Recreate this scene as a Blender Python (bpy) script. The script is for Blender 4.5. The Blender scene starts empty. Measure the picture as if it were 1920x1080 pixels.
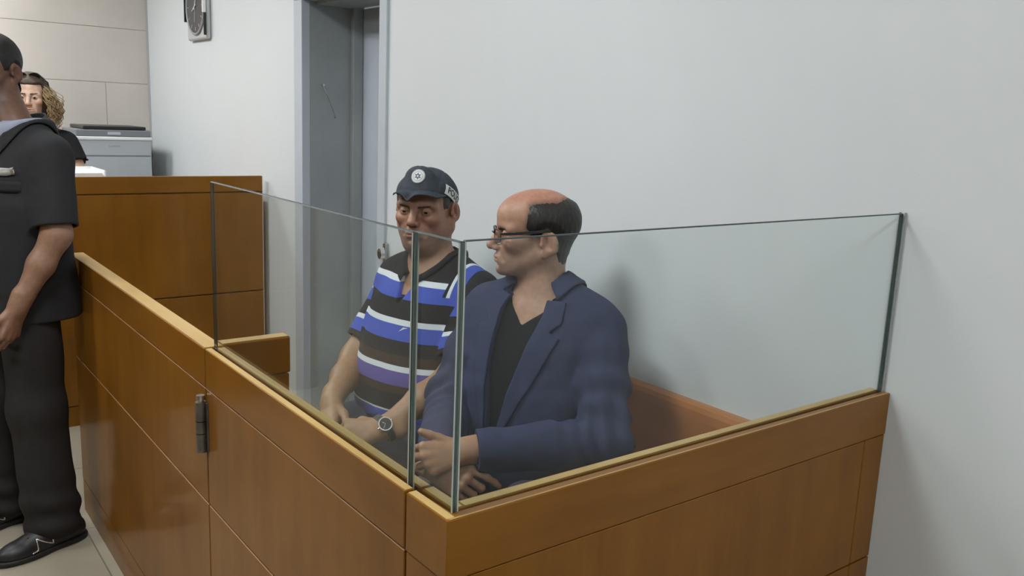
import bpy, bmesh, math, random
import numpy as np
from mathutils import Matrix, Vector

scene = bpy.context.scene
col = scene.collection
random.seed(4)

# ------------------------------------------------------------------ camera
FPX = 1630.294
CAM_H = 1.55
CR = Matrix(((0.797, 0.084, -0.598), (-0.602, 0.178, -0.778), (0.041, 0.981, 0.192)))
cam_data = bpy.data.cameras.new('camera')
cam_data.sensor_width = 36.0
cam_data.lens = FPX / 1920 * 36.0
cam_data.clip_start = 0.05
cam = bpy.data.objects.new('camera', cam_data)
col.objects.link(cam)
_q = CR.to_quaternion(); _q.normalize()
cam.matrix_world = Matrix.Translation((0, 0, CAM_H)) @ _q.to_matrix().to_4x4()
scene.camera = cam

# ------------------------------------------------------------------ world, exposure
w = bpy.data.worlds.new('world')
scene.world = w
w.use_nodes = True
w.node_tree.nodes['Background'].inputs[0].default_value = (0.8, 0.85, 0.9, 1)
w.node_tree.nodes['Background'].inputs[1].default_value = 0.2
scene.view_settings.view_transform = 'Standard'
scene.view_settings.look = 'None'
scene.view_settings.gamma = 1.0
scene.view_settings.use_curve_mapping = False
scene.view_settings.exposure = 0.0
LAMP_STRENGTH = 38.0
cy_ = scene.cycles
cy_.max_bounces = 7; cy_.diffuse_bounces = 4; cy_.glossy_bounces = 3; cy_.transmission_bounces = 4; cy_.transparent_max_bounces = 16
cy_.caustics_reflective = False; cy_.caustics_refractive = False
LAMP_COLOR = (0.95, 0.985, 1.0, 1)
LAMP_SPOTS = [(0.1, 4.3), (0.1, 1.9), (-1.7, 3.1), (0.1, -0.7), (0.1, 5.9)]

# ------------------------------------------------------------------ helpers
def link(o, parent=None):
    col.objects.link(o)
    if parent is not None:
        o.parent = parent
        o.matrix_parent_inverse = Matrix.Translation(-WL.get(parent.name, Vector((0, 0, 0))))
    return o
WL = {}
def empty(name, loc, label, cat, group=None):
    o = bpy.data.objects.new(name, None)
    o.empty_display_size = 0.1
    o.location = loc
    col.objects.link(o)
    WL[o.name] = Vector(loc)
    tag(o, label, cat, group)
    return o
def tag(o, label=None, cat=None, group=None, kind=None):
    if label: o['label'] = label
    if cat: o['category'] = cat
    if group: o['group'] = group
    if kind: o['kind'] = kind
    return o
def mesh_obj(name, verts, faces, m, parent=None, smooth=False, label=None):
    me = bpy.data.meshes.new(name)
    if isinstance(verts, np.ndarray):
        n = len(verts); f = np.asarray(faces, dtype=np.int32)
        me.vertices.add(n); me.vertices.foreach_set('co', verts.astype(np.float32).ravel())
        k = f.shape[1]
        me.loops.add(f.size); me.loops.foreach_set('vertex_index', f.ravel())
        me.polygons.add(len(f)); me.polygons.foreach_set('loop_start', np.arange(0, f.size, k, dtype=np.int32))
        me.update(calc_edges=True); me.validate()
    else:
        me.from_pydata([tuple(v) for v in verts], [], faces)
        me.update()
    if smooth:
        me.polygons.foreach_set('use_smooth', np.ones(len(me.polygons), dtype=bool))
    for mm in (m if isinstance(m, (list, tuple)) else [m]):
        me.materials.append(mm)
    o = bpy.data.objects.new(name, me)
    if smooth:
        o.cycles.shadow_terminator_geometry_offset = 0.25; o.cycles.shadow_terminator_offset = 0.1
    link(o, parent)
    if label: o['label'] = label
    return o
def bm_obj(name, bm, m, parent=None, smooth=False, label=None):
    me = bpy.data.meshes.new(name)
    bm.normal_update()
    bm.to_mesh(me); bm.free()
    if smooth:
        for p in me.polygons: p.use_smooth = True
    for mm in (m if isinstance(m, (list, tuple)) else [m]):
        me.materials.append(mm)
    o = bpy.data.objects.new(name, me)
    link(o, parent)
    if label: o['label'] = label
    return o
def add_box(bm, lo, hi, bev=0.0, seg=2):
    vs = [bm.verts.new((x, y, z)) for x in (lo[0], hi[0]) for y in (lo[1], hi[1]) for z in (lo[2], hi[2])]
    fs = [(0, 1, 3, 2), (4, 6, 7, 5), (0, 4, 5, 1), (2, 3, 7, 6), (0, 2, 6, 4), (1, 5, 7, 3)]
    faces = [bm.faces.new([vs[i] for i in f]) for f in fs]
    if bev > 0:
        es = list({e for f in faces for e in f.edges})
        bmesh.ops.bevel(bm, geom=es, offset=bev, segments=seg, affect='EDGES', profile=0.5, clamp_overlap=True)
def box(name, lo, hi, m, parent=None, bev=0.0, seg=2, label=None):
    bm = bmesh.new(); add_box(bm, lo, hi, bev, seg)
    return bm_obj(name, bm, m, parent, label=label)
def boxes(name, lst, m, parent=None, bev=0.0, label=None):
    bm = bmesh.new()
    for lo, hi in lst: add_box(bm, lo, hi, bev)
    return bm_obj(name, bm, m, parent, label=label)
def add_cyl(bm, a, b, r1, r2=None, n=20, caps=True):
    a = Vector(a); b = Vector(b); r2 = r1 if r2 is None else r2
    z = (b - a).normalized(); x = z.orthogonal().normalized(); y = z.cross(x)
    A = []; B = []
    for i in range(n):
        t = 2 * math.pi * i / n; d = x * math.cos(t) + y * math.sin(t)
        A.append(bm.verts.new(a + d * r1)); B.append(bm.verts.new(b + d * r2))
    for i in range(n):
        f = bm.faces.new((A[i], A[(i + 1) % n], B[(i + 1) % n], B[i])); f.smooth = True
    if caps:
        bm.faces.new([bm.verts.new(v.co) for v in A[::-1]]); bm.faces.new([bm.verts.new(v.co) for v in B])
def cyl(name, a, b, r, m, parent=None, r2=None, n=20, label=None):
    bm = bmesh.new(); add_cyl(bm, a, b, r, r2, n)
    return bm_obj(name, bm, m, parent, label=label)
def add_tube(bm, pts, r, n=8, closed=False):
    pts = [Vector(p) for p in pts]; N = len(pts); rings = []
    prev = None
    for i, p in enumerate(pts):
        if closed: t = pts[(i + 1) % N] - pts[i - 1]
        else: t = pts[min(i + 1, N - 1)] - pts[max(i - 1, 0)]
        t.normalize()
        x = t.orthogonal().normalized() if prev is None else (prev - t * prev.dot(t)).normalized()
        prev = x; y = t.cross(x)
        rr = r[i] if isinstance(r, (list, tuple)) else r
        rings.append([bm.verts.new(p + (x * math.cos(2 * math.pi * k / n) + y * math.sin(2 * math.pi * k / n)) * rr) for k in range(n)])
    M = N if closed else N - 1
    for i in range(M):
        a = rings[i]; b = rings[(i + 1) % N]
        for k in range(n):
            f = bm.faces.new((a[k], a[(k + 1) % n], b[(k + 1) % n], b[k])); f.smooth = True
    if not closed:
        bm.faces.new(rings[0][::-1]); bm.faces.new(rings[-1])
def tube(name, pts, r, m, parent=None, n=8, closed=False, label=None):
    bm = bmesh.new(); add_tube(bm, pts, r, n, closed)
    return bm_obj(name, bm, m, parent, label=label)
def text_verts(s, size, extrude=0.0, bold=False):
    """lettering as a triangulated outline; returns local xy vertices and faces"""
    cu = bpy.data.curves.new('lettering', 'FONT')
    cu.body = s; cu.size = size; cu.align_x = 'CENTER'; cu.align_y = 'CENTER'
    cu.extrude = extrude; cu.resolution_u = 3
    if bold: cu.offset = size * 0.02
    o = bpy.data.objects.new('lettering', cu); col.objects.link(o)
    me = bpy.data.meshes.new_from_object(o.evaluated_get(bpy.context.evaluated_depsgraph_get()))
    vs = [v.co.copy() for v in me.vertices]; fs = [tuple(p.vertices) for p in me.polygons]
    bpy.data.objects.remove(o); bpy.data.curves.remove(cu); bpy.data.meshes.remove(me)
    return vs, fs

# ------------------------------------------------------------------ materials
def new_mat(name):
    m = bpy.data.materials.new(name); m.use_nodes = True
    nt = m.node_tree
    return m, nt, nt.nodes['Principled BSDF']
def N(nt, t, **kw):
    n = nt.nodes.new(t)
    for k, v in kw.items():
        if k in n.inputs: n.inputs[k].default_value = v
        else: setattr(n, k, v)
    return n
def rgb(c): return (c[0], c[1], c[2], 1)
def mat(name, c, rough=0.5, var=0.0, scale=8.0, bump=0.0, bscale=60.0, metal=0.0, spec=0.5, c2=None, stretch=None, sheen=0.0, coat=0.0):
    m, nt, b = new_mat(name)
    b.inputs['Roughness'].default_value = rough
    b.inputs['Metallic'].default_value = metal
    b.inputs['Specular IOR Level'].default_value = spec
    if sheen: b.inputs['Sheen Weight'].default_value = sheen
    if coat:
        b.inputs['Coat Weight'].default_value = coat; b.inputs['Coat Roughness'].default_value = 0.12
    tc = N(nt, 'ShaderNodeTexCoord'); mp = N(nt, 'ShaderNodeMapping')
    nt.links.new(tc.outputs['Object'], mp.inputs[0])
    if stretch: mp.inputs['Scale'].default_value = stretch
    if var > 0 or c2:
        n1 = N(nt, 'ShaderNodeTexNoise', Scale=scale, Detail=6.0, Roughness=0.6)
        nt.links.new(mp.outputs[0], n1.inputs['Vector'])
        r = N(nt, 'ShaderNodeValToRGB')
        if c2 is None: c2 = tuple(max(0, x * (1 - var)) for x in c); c1 = tuple(x * (1 + var * 0.6) for x in c)
        else: c1 = c
        r.color_ramp.elements[0].position = 0.3; r.color_ramp.elements[1].position = 0.7
        r.color_ramp.elements[0].color = rgb(c2); r.color_ramp.elements[1].color = rgb(c1)
        nt.links.new(n1.outputs[0], r.inputs[0]); nt.links.new(r.outputs[0], b.inputs['Base Color'])
    else:
        b.inputs['Base Color'].default_value = rgb(c)
    if bump > 0:
        n2 = N(nt, 'ShaderNodeTexNoise', Scale=bscale, Detail=4.0)
        nt.links.new(mp.outputs[0], n2.inputs['Vector'])
        bp = N(nt, 'ShaderNodeBump', Strength=bump, Distance=0.002)
        nt.links.new(n2.outputs[0], bp.inputs['Height']); nt.links.new(bp.outputs[0], b.inputs['Normal'])
    return m
def wood_mat(name, c_dark, c_mid, c_light, stretch, rough=0.38, coat=0.34):
    """varnished veneer: long grain streaks over broad cloudy figure"""
    m, nt, b = new_mat(name)
    tc = N(nt, 'ShaderNodeTexCoord'); mp = N(nt, 'ShaderNodeMapping'); mp.inputs['Scale'].default_value = stretch
    nt.links.new(tc.outputs['Object'], mp.inputs[0])
    n1 = N(nt, 'ShaderNodeTexNoise', Scale=14.0, Detail=8.0, Roughness=0.62)
    nt.links.new(mp.outputs[0], n1.inputs['Vector'])
    n2 = N(nt, 'ShaderNodeTexNoise', Scale=3.2, Detail=3.0, Roughness=0.5)
    nt.links.new(tc.outputs['Object'], n2.inputs['Vector'])
    mx = N(nt, 'ShaderNodeMix'); mx.data_type = 'FLOAT'; mx.inputs[0].default_value = 0.55
    nt.links.new(n1.outputs[0], mx.inputs[2]); nt.links.new(n2.outputs[0], mx.inputs[3])
    r = N(nt, 'ShaderNodeValToRGB')
    r.color_ramp.elements[0].position = 0.3; r.color_ramp.elements[1].position = 0.72
    r.color_ramp.elements[0].color = rgb(c_dark); r.color_ramp.elements[1].color = rgb(c_light)
    e = r.color_ramp.elements.new(0.5); e.color = rgb(c_mid)
    nt.links.new(mx.outputs[0], r.inputs[0]); nt.links.new(r.outputs[0], b.inputs['Base Color'])
    b.inputs['Roughness'].default_value = rough; b.inputs['Specular IOR Level'].default_value = 0.12
    b.inputs['Coat Weight'].default_value = coat; b.inputs['Coat Roughness'].default_value = 0.10
    bp = N(nt, 'ShaderNodeBump', Strength=0.06, Distance=0.001)
    nt.links.new(n1.outputs[0], bp.inputs['Height']); nt.links.new(bp.outputs[0], b.inputs['Normal'])
    return m
WD, WM_, WL_ = (0.150, 0.056, 0.0045), (0.212, 0.084, 0.0075), (0.268, 0.114, 0.0125)
M_wood = wood_mat('wood_veneer', WD, WM_, WL_, (1.0, 1.0, 0.12))
M_woodh = wood_mat('wood_rail', WD, WM_, WL_, (1.0, 0.12, 1.0), 0.28)
M_woodx = wood_mat('wood_rail_cross', WD, WM_, WL_, (0.12, 1.0, 1.0), 0.28)
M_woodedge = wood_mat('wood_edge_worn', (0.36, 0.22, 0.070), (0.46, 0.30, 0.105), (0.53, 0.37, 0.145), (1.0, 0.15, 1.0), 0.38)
M_woodcore = mat('wood_core', (0.26, 0.13, 0.045), 0.6)
M_bench = wood_mat('bench_wood', (0.34, 0.128, 0.036), (0.41, 0.160, 0.048), (0.47, 0.19, 0.060), (1.0, 0.15, 1.0), 0.35)
M_groove = mat('groove_lit_edge', (0.36, 0.19, 0.08), 0.6)

def wall_mat(name, c, dirt):
    m, nt, b = new_mat(name)
    tc = N(nt, 'ShaderNodeTexCoord')
    n1 = N(nt, 'ShaderNodeTexNoise', Scale=1.3, Detail=5.0, Roughness=0.55)
    n2 = N(nt, 'ShaderNodeTexNoise', Scale=9.0, Detail=8.0, Roughness=0.7)
    for n in (n1, n2): nt.links.new(tc.outputs['Object'], n.inputs['Vector'])
    r = N(nt, 'ShaderNodeValToRGB')
    r.color_ramp.elements[0].position = 0.25; r.color_ramp.elements[1].position = 0.75
    r.color_ramp.elements[0].color = rgb([x * 0.95 for x in c]); r.color_ramp.elements[1].color = rgb(c)
    nt.links.new(n1.outputs[0], r.inputs[0])
    r2 = N(nt, 'ShaderNodeValToRGB')
    r2.color_ramp.elements[0].position = 0.70; r2.color_ramp.elements[1].position = 0.80
    r2.color_ramp.elements[0].color = (0, 0, 0, 1); r2.color_ramp.elements[1].color = (0.5, 0.5, 0.5, 1)
    nt.links.new(n2.outputs[0], r2.inputs[0])
    mx = N(nt, 'ShaderNodeMix'); mx.data_type = 'RGBA'
    nt.links.new(r2.outputs[0], mx.inputs[0]); nt.links.new(r.outputs[0], mx.inputs[6]); mx.inputs[7].default_value = rgb(dirt)
    nt.links.new(mx.outputs[2], b.inputs['Base Color'])
    b.inputs['Roughness'].default_value = 0.42
    n3 = N(nt, 'ShaderNodeTexNoise', Scale=140.0, Detail=3.0)
    nt.links.new(tc.outputs['Object'], n3.inputs['Vector'])
    bp = N(nt, 'ShaderNodeBump', Strength=0.08, Distance=0.002)
    nt.links.new(n3.outputs[0], bp.inputs['Height']); nt.links.new(bp.outputs[0], b.inputs['Normal'])
    return m
M_wall = wall_mat('painted_plaster', (0.70, 0.735, 0.75), (0.5, 0.5, 0.49))
M_ceil = mat('ceiling_paint', (0.75, 0.75, 0.74), 0.8)
M_stone = mat('limestone', (0.60, 0.545, 0.50), 0.7, scale=3.0, c2=(0.53, 0.495, 0.445), bump=0.2, bscale=40)
M_mortar = mat('mortar', (0.36, 0.33, 0.30), 0.9)
M_tile = mat('floor_tile', (0.36, 0.32, 0.245), 0.28, scale=4.0, c2=(0.31, 0.275, 0.21))
M_grout = mat('grout', (0.22, 0.20, 0.16), 0.8)
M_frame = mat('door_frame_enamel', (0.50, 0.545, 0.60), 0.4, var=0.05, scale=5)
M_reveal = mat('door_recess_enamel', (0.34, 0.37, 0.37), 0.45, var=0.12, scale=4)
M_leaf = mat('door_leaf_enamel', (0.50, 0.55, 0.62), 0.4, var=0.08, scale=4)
M_steel = mat('worn_steel', (0.55, 0.54, 0.52), 0.32, var=0.3, scale=30, metal=1.0)
M_hinge = mat('hinge_steel', (0.20, 0.185, 0.165), 0.5, var=0.3, scale=30, metal=1.0)
M_white = mat('white_plastic', (0.80, 0.80, 0.80), 0.4)
M_pgrey = mat('printer_grey', (0.44, 0.47, 0.50), 0.42, var=0.04)
M_pdark = mat('printer_dark_grey', (0.20, 0.21, 0.225), 0.4)
M_pwhite = mat('printer_white_band', (0.78, 0.79, 0.80), 0.4)
M_lcd = mat('printer_display', (0.50, 0.52, 0.60), 0.2)
M_black = mat('black_plastic', (0.012, 0.012, 0.013), 0.35)
M_clockgrey = mat('clock_casing', (0.50, 0.51, 0.52), 0.3)
M_dial = mat('clock_dial', (0.060, 0.060, 0.062), 0.35)
M_paper = mat('paper', (0.85, 0.85, 0.84), 0.7)
M_silver = mat('silver', (0.75, 0.75, 0.74), 0.22, metal=1.0)
def glass_mat(name, tint, edge=False):
    m = bpy.data.materials.new(name); m.use_nodes = True
    nt = m.node_tree
    for n in list(nt.nodes): nt.nodes.remove(n)
    out = N(nt, 'ShaderNodeOutputMaterial')
    tr = N(nt, 'ShaderNodeBsdfTransparent', Color=rgb(tint))
    gl = N(nt, 'ShaderNodeBsdfGlossy', Color=(1, 1, 1, 1), Roughness=0.02)
    lw = N(nt, 'ShaderNodeLayerWeight', Blend=0.5)       # Schlick reflectance of a thin pane, alike on both faces
    pw = N(nt, 'ShaderNodeMath', operation='POWER'); pw.inputs[1].default_value = 5.0
    fr = N(nt, 'ShaderNodeMath', operation='MULTIPLY_ADD'); fr.inputs[1].default_value = 0.97; fr.inputs[2].default_value = 0.022
    nt.links.new(lw.outputs['Facing'], pw.inputs[0]); nt.links.new(pw.outputs[0], fr.inputs[0])
    mx = N(nt, 'ShaderNodeMixShader')
    nt.links.new(fr.outputs[0], mx.inputs[0]); nt.links.new(tr.outputs[0], mx.inputs[1]); nt.links.new(gl.outputs[0], mx.inputs[2])
    if not edge:
        # a light film of dust and finger smears on the pane
        tc = N(nt, 'ShaderNodeTexCoord'); n1 = N(nt, 'ShaderNodeTexNoise', Scale=5.0, Detail=6.0)
        nt.links.new(tc.outputs['Object'], n1.inputs['Vector'])
        mr = N(nt, 'ShaderNodeMapRange'); mr.inputs[1].default_value = 0.35; mr.inputs[2].default_value = 0.75; mr.inputs[3].default_value = 0.002; mr.inputs[4].default_value = 0.012
        nt.links.new(n1.outputs[0], mr.inputs[0])
        df = N(nt, 'ShaderNodeBsdfDiffuse', Color=(0.7, 0.75, 0.74, 1))
        m2 = N(nt, 'ShaderNodeMixShader')
        nt.links.new(mr.outputs[0], m2.inputs[0]); nt.links.new(mx.outputs[0], m2.inputs[1]); nt.links.new(df.outputs[0], m2.inputs[2])
        nt.links.new(m2.outputs[0], out.inputs[0])
    else:
        nt.links.new(mx.outputs[0], out.inputs[0])
    return m
M_glass = glass_mat('pane_glass', (0.925, 0.953, 0.945))
M_glassedge = mat('pane_edge', (0.020, 0.055, 0.045), 0.12, spec=0.9, coat=0.6)
M_glassedge_l = mat('pane_edge_highlight', (0.52, 0.55, 0.53), 0.22, spec=0.8, coat=0.5)
M_glassedge_t = mat('pane_edge_top', (0.050, 0.062, 0.060), 0.5, spec=0.15)
M_lens = glass_mat('spectacle_lens', (0.93, 0.94, 0.95), True)
def emis(name, c, s):
    m, nt, b = new_mat(name)
    b.inputs['Base Color'].default_value = (0.8, 0.8, 0.8, 1)
    b.inputs['Emission Color'].default_value = c; b.inputs['Emission Strength'].default_value = s
    return m
M_lamp = emis('lamp_diffuser', LAMP_COLOR, LAMP_STRENGTH)

# ------------------------------------------------------------------ the room
XW, YB, ZC = 1.757, 6.59, 2.9
X0, Y0 = -4.2, -2.6
def struct(o): o['kind'] = 'structure'; return o
fl = struct(box('floor', (X0 - 0.2, Y0 - 0.2, -0.12), (XW + 0.9, YB + 0.3, -0.006), M_grout))
tl = None
TS = 0.595
for i in range(4):
    for j in range(7):
        x1 = 0.59 - TS * (i - 1); y0 = 1.50 + TS * j + 0.0
        if tl is None:
            tl = box('tile', (0, 0, -0.012), (TS - 0.004, TS - 0.004, 0.0), M_tile, fl, bev=0.0012, seg=1); t = tl
        else:
            t = bpy.data.objects.new('tile', tl.data); link(t, fl)
        t.location = (x1 - TS, y0, 0)
rest = boxes('tile_field', [((X0, Y0, -0.006), (0.59 - 3 * TS, YB, 0)), ((0.59 - 3 * TS, Y0, -0.006), (XW, 1.498, 0)), ((0.59 - 3 * TS, 1.50 + 7 * TS, -0.006), (XW, YB, 0)), ((0.59 + TS, 1.5, -0.006), (XW, 1.5 + 7 * TS, 0))], M_tile, fl)
struct(box('ceiling', (X0 - 0.2, Y0 - 0.2, ZC), (XW + 0.9, YB + 0.3, ZC + 0.1), M_ceil))
DY0, DY1, DZ = 3.20, 3.975, 2.052     # door opening
wr = struct(boxes('wall_right', [((XW, Y0, 0), (XW + 0.32, DY0, ZC)), ((XW, DY1, 0), (XW + 0.32, YB, ZC)), ((XW, DY0, DZ), (XW + 0.32, DY1, ZC))], M_wall))
struct(box('wall_left', (X0 - 0.2, Y0, 0), (X0, YB, ZC), M_wood))
struct(box('wall_front', (X0 - 0.2, Y0 - 0.2, 0), (XW + 0.32, Y0, ZC), M_wall))
wb = struct(box('wall_back', (X0 - 0.2, YB + 0.004, 0), (XW + 0.32, YB + 0.3, ZC), M_mortar))
# dressed stone blocks of the back wall
stone_meshes = {}
zs = [0.0, 0.31, 0.64, 0.98, 1.325, 1.672, 2.037, 2.40, 2.76, ZC]
offs = [0.1, 0.55, 0.25, 0.7, 0.287, 1.35, 1.15, 0.5, 0.3]
for r in range(len(zs) - 1):
    x = XW - 0.004
    first = True
    while x > -1.6:
        wd = (offs[r] if first else 0.75 + 0.35 * ((r * 7 + int(x * 10)) % 5) / 5.0)
        first = False
        x1 = max(x - wd, -1.62)
        box('stone_block', (x1 + 0.002, YB, zs[r] + 0.0025), (x - 0.001, YB + 0.03, zs[r + 1] - 0.0005), M_stone, wb, bev=0.0015, seg=1)
        x = x1
box('stone_facing', (X0, YB, 0), (-1.63, YB + 0.03, ZC), M_stone, wb)
# grey strip standing in for the shadow where plaster meets stone
struct(box('shade_strip_1', (XW - 0.012, YB - 0.012, 0), (XW, YB, ZC), mat('shade_strip_grey', (0.42, 0.43, 0.43), 0.5)))

# door in the right wall
d1 = empty('door_1', (XW + 0.15, 3.59, 0), 'grey metal door set deep in a pale frame behind the seated men', 'door')
d1['kind'] = 'structure'
FW = 0.012
boxes('door_frame', [((XW - FW, 3.154, 0), (XW + 0.06, DY0 + 0.016, DZ - 0.0055)), ((XW - FW, DY1 - 0.010, 0), (XW + 0.03, 4.057, DZ - 0.0055)), ((XW - FW, 3.154, DZ - 0.005), (XW + 0.06, 4.057, DZ + 0.075))], M_frame, d1, bev=0.003, label='pale blue-grey enamelled door frame')
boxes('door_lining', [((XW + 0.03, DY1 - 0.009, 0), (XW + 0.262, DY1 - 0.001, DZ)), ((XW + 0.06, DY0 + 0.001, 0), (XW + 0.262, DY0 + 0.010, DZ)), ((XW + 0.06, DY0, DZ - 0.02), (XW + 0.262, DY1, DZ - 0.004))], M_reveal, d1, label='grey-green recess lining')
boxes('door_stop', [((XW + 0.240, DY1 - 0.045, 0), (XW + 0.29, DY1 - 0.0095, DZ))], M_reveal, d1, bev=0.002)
lf = box('door_leaf', (XW + 0.292, DY0 + 0.004, 0.01), (XW + 0.332, DY1 - 0.004, DZ - 0.02), M_leaf, d1, bev=0.002)
hk = empty('door_hook', (1.85, 3.955, 1.665), 'thin steel hook hanging in the grey door recess', 'hook')
tube('rod', [(1.852, 3.956, 1.660), (1.870, 3.952, 1.62), (1.900, 3.951, 1.55), (1.914, 3.954, 1.517), (1.914, 3.962, 1.512)], 0.0024, M_steel, hk)
cyl('eyelet', (1.850, 3.966, 1.665), (1.850, 3.950, 1.665), 0.006, M_silver, hk)
lk = empty('lock_keep', (XW - 0.012, 3.20, 0.955), 'round steel lock keep on the door frame beside the officer', 'lock')
box('plate', (XW - 0.017, 3.135, 0.905), (XW - 0.0005, 3.1535, 1.02), M_steel, lk, bev=0.002)
bm = bmesh.new(); add_cyl(bm, (XW - 0.017, 3.150, 0.975), (XW - 0.034, 3.152, 0.975), 0.024, 0.022, 24)
cy = bm_obj('barrel', bm, M_silver, lk)
cyl('keyhole', (XW - 0.0335, 3.152, 0.975), (XW - 0.036, 3.1525, 0.975), 0.013, M_black, cy)

# ceiling lights
lamp0 = None
for i, (lx, ly) in enumerate(LAMP_SPOTS):
    if lamp0 is None:
        e = empty('ceiling_light', (lx, ly, ZC), 'square fluorescent panel light on the ceiling above the courtroom', 'ceiling light', 'ceiling panel lights')
        fr = boxes('housing', [((lx - 0.31, ly - 0.31, ZC - 0.05), (lx + 0.31, ly - 0.29, ZC)), ((lx - 0.31, ly + 0.29, ZC - 0.05), (lx + 0.31, ly + 0.31, ZC)), ((lx - 0.31, ly - 0.29, ZC - 0.05), (lx - 0.29, ly + 0.29, ZC)), ((lx + 0.29, ly - 0.29, ZC - 0.05), (lx + 0.31, ly + 0.29, ZC))], M_white, e)
        df = box('diffuser', (lx - 0.29, ly - 0.29, ZC - 0.045), (lx + 0.29, ly + 0.29, ZC - 0.035), M_lamp, e)
        lamp0 = (e, fr, df, lx, ly)
    else:
        e0, fr, df, ax, ay = lamp0
        e = e0.copy(); col.objects.link(e); e.location = (lx, ly, ZC); WL[e.name] = Vector((lx, ly, ZC))
        for ch in (fr, df):
            c = ch.copy(); col.objects.link(c); c.parent = e
            c.matrix_parent_inverse = Matrix.Translation((-ax, -ay, -ZC))

# ------------------------------------------------------------------ dock joinery
XF, YE = 0.62, 0.93
RZ, G1, G2, G3 = 1.0, 0.907, 0.618, 0.13
GAP = 0.004
def panel_run_y(parent, y0, y1, xin, cap=True):
    """boards of a run along the room, outer face at XF"""
    for z0, z1 in ((G3, G2), (G2, G1)):
        bm = bmesh.new(); add_box(bm, (XF, y0, z0 + GAP / 2), (XF + 0.018, y1, z1 - GAP / 2), 0.0012, 1); bm.normal_update()
        for f in bm.faces: f.material_index = 1 if f.normal.z > 0.5 else 0  # light catching the upward panel edges is put into a paler colour
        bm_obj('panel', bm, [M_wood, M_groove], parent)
    box('plinth', (XF + 0.001, y0, 0.0), (XF + 0.018, y1, G3 - GAP / 2), M_wood, parent, bev=0.001, seg=1)
    box('core', (XF + 0.012, y0 + 0.002, 0.0), (xin - 0.012, y1 - 0.002, G1 - 0.002), M_woodcore, parent)
    box('inner_panel', (xin - 0.012, y0, 0.0), (xin, y1, G1 - 0.001), M_wood, parent)
XI = XF + 0.044
# fixed front run
fb = empty('dock_barrier', (XF + 0.02, 2.7, 0), 'long fixed varnished wooden barrier between the standing guard and the gate', 'barrier')
panel_run_y(fb, 1.958, 3.45, XI)
box('top_rail', (XF - 0.001, 1.958, G1 + 0.001), (XI + 0.002, 3.45, RZ), M_woodh, fb, bev=0.003)
box('top_edge', (XF + 0.002, 1.961, RZ - 0.001), (XI - 0.001, 3.447, RZ + 0.0012), M_woodedge, fb, label='pale worn top edge of the barrier')
# return post behind the gate
box('return_rail', (XI + 0.002, 1.972, G1 + 0.001), (0.835, 2.012, RZ), M_woodx, fb, bev=0.004)
box('return_rail_edge', (XI + 0.004, 1.975, RZ - 0.001), (0.831, 2.009, RZ + 0.0012), M_woodedge, fb)
box('return_panel', (XI, 1.974, 0.0), (0.832, 2.010, G1 - 0.002), M_wood, fb, bev=0.002)

GX0, GX1 = XF + 0.0170, XF + 0.0255    # glass thickness, front
def pane(name, lo, hi, parent, ax, label):
    """glass pane: broad faces clear, edges dark green, corner chamfers coloured as highlights"""
    bm = bmesh.new(); add_box(bm, lo, hi, 0.0016, 1)
    bm.normal_update()
    for f in bm.faces:
        n = f.normal
        c = f.calc_center_median()
        near = c.x < 0.70 and c.y < 1.12 and abs(n.z) < 0.3
        f.material_index = 0 if abs(n[ax]) > 0.9 else (1 if max(abs(n.x), abs(n.y)) > 0.9 else (2 if near else 3))  # chamfer highlight near the corner is painted in, other chamfers kept dark
    return bm_obj(name, bm, [M_glass, M_glassedge, M_glassedge_l, M_glassedge_t], parent, label=label)
# gate
gt = empty('dock_gate', (XF + 0.02, 1.5, 0), 'hinged wooden dock gate carrying a wide glass pane, in front of the seated men', 'gate')
GY0, GY1 = 1.046, 1.952
panel_run_y(gt, GY0, GY1, XI)
box('top_rail_outer', (XF - 0.001, GY0, G1 + 0.001), (GX0 - 0.001, GY1, RZ), M_woodh, gt, bev=0.002)
box('top_edge_outer', (XF + 0.001, GY0 + 0.002, RZ - 0.001), (GX0 - 0.003, GY1 - 0.002, RZ + 0.001), M_woodedge, gt)
box('top_rail_inner', (GX1 + 0.001, GY0, G1 + 0.001), (XI + 0.002, GY1, RZ - 0.002), M_woodh, gt, bev=0.002)
box('top_edge_inner', (GX1 + 0.003, GY0 + 0.002, RZ - 0.003), (XI, GY1 - 0.002, RZ - 0.001), M_woodedge, gt)
pane('glass_pane', (GX0, 1.068, 0.93), (GX1, 1.942, 1.384), gt, 0, 'wide clear glass pane standing on the gate')
hg = bmesh.new()
add_cyl(hg, (XF - 0.012, 1.957, 0.752), (XF - 0.012, 1.957, 0.797), 0.0125, 0.0125, 20)
add_cyl(hg, (XF - 0.012, 1.957, 0.799), (XF - 0.012, 1.957, 0.827), 0.0125, 0.0125, 20)
add_cyl(hg, (XF - 0.012, 1.957, 0.829), (XF - 0.012, 1.957, 0.874), 0.0125, 0.0125, 20)
add_box(hg, (XF - 0.004, 1.940, 0.754), (XF - 0.0005, 1.955, 0.872))
hinge = bm_obj('hinge', hg, M_hinge, gt, label='dark worn steel barrel hinge')
hp = bmesh.new()
add_cyl(hp, (XF - 0.012, 1.957, 0.874), (XF - 0.012, 1.957, 0.880), 0.007, 0.007, 16)
add_cyl(hp, (XF - 0.012, 1.957, 0.880), (XF - 0.012, 1.957, 0.890), 0.0105, 0.0095, 20)
bm_obj('hinge_pin', hp, M_steel, hinge)
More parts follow.
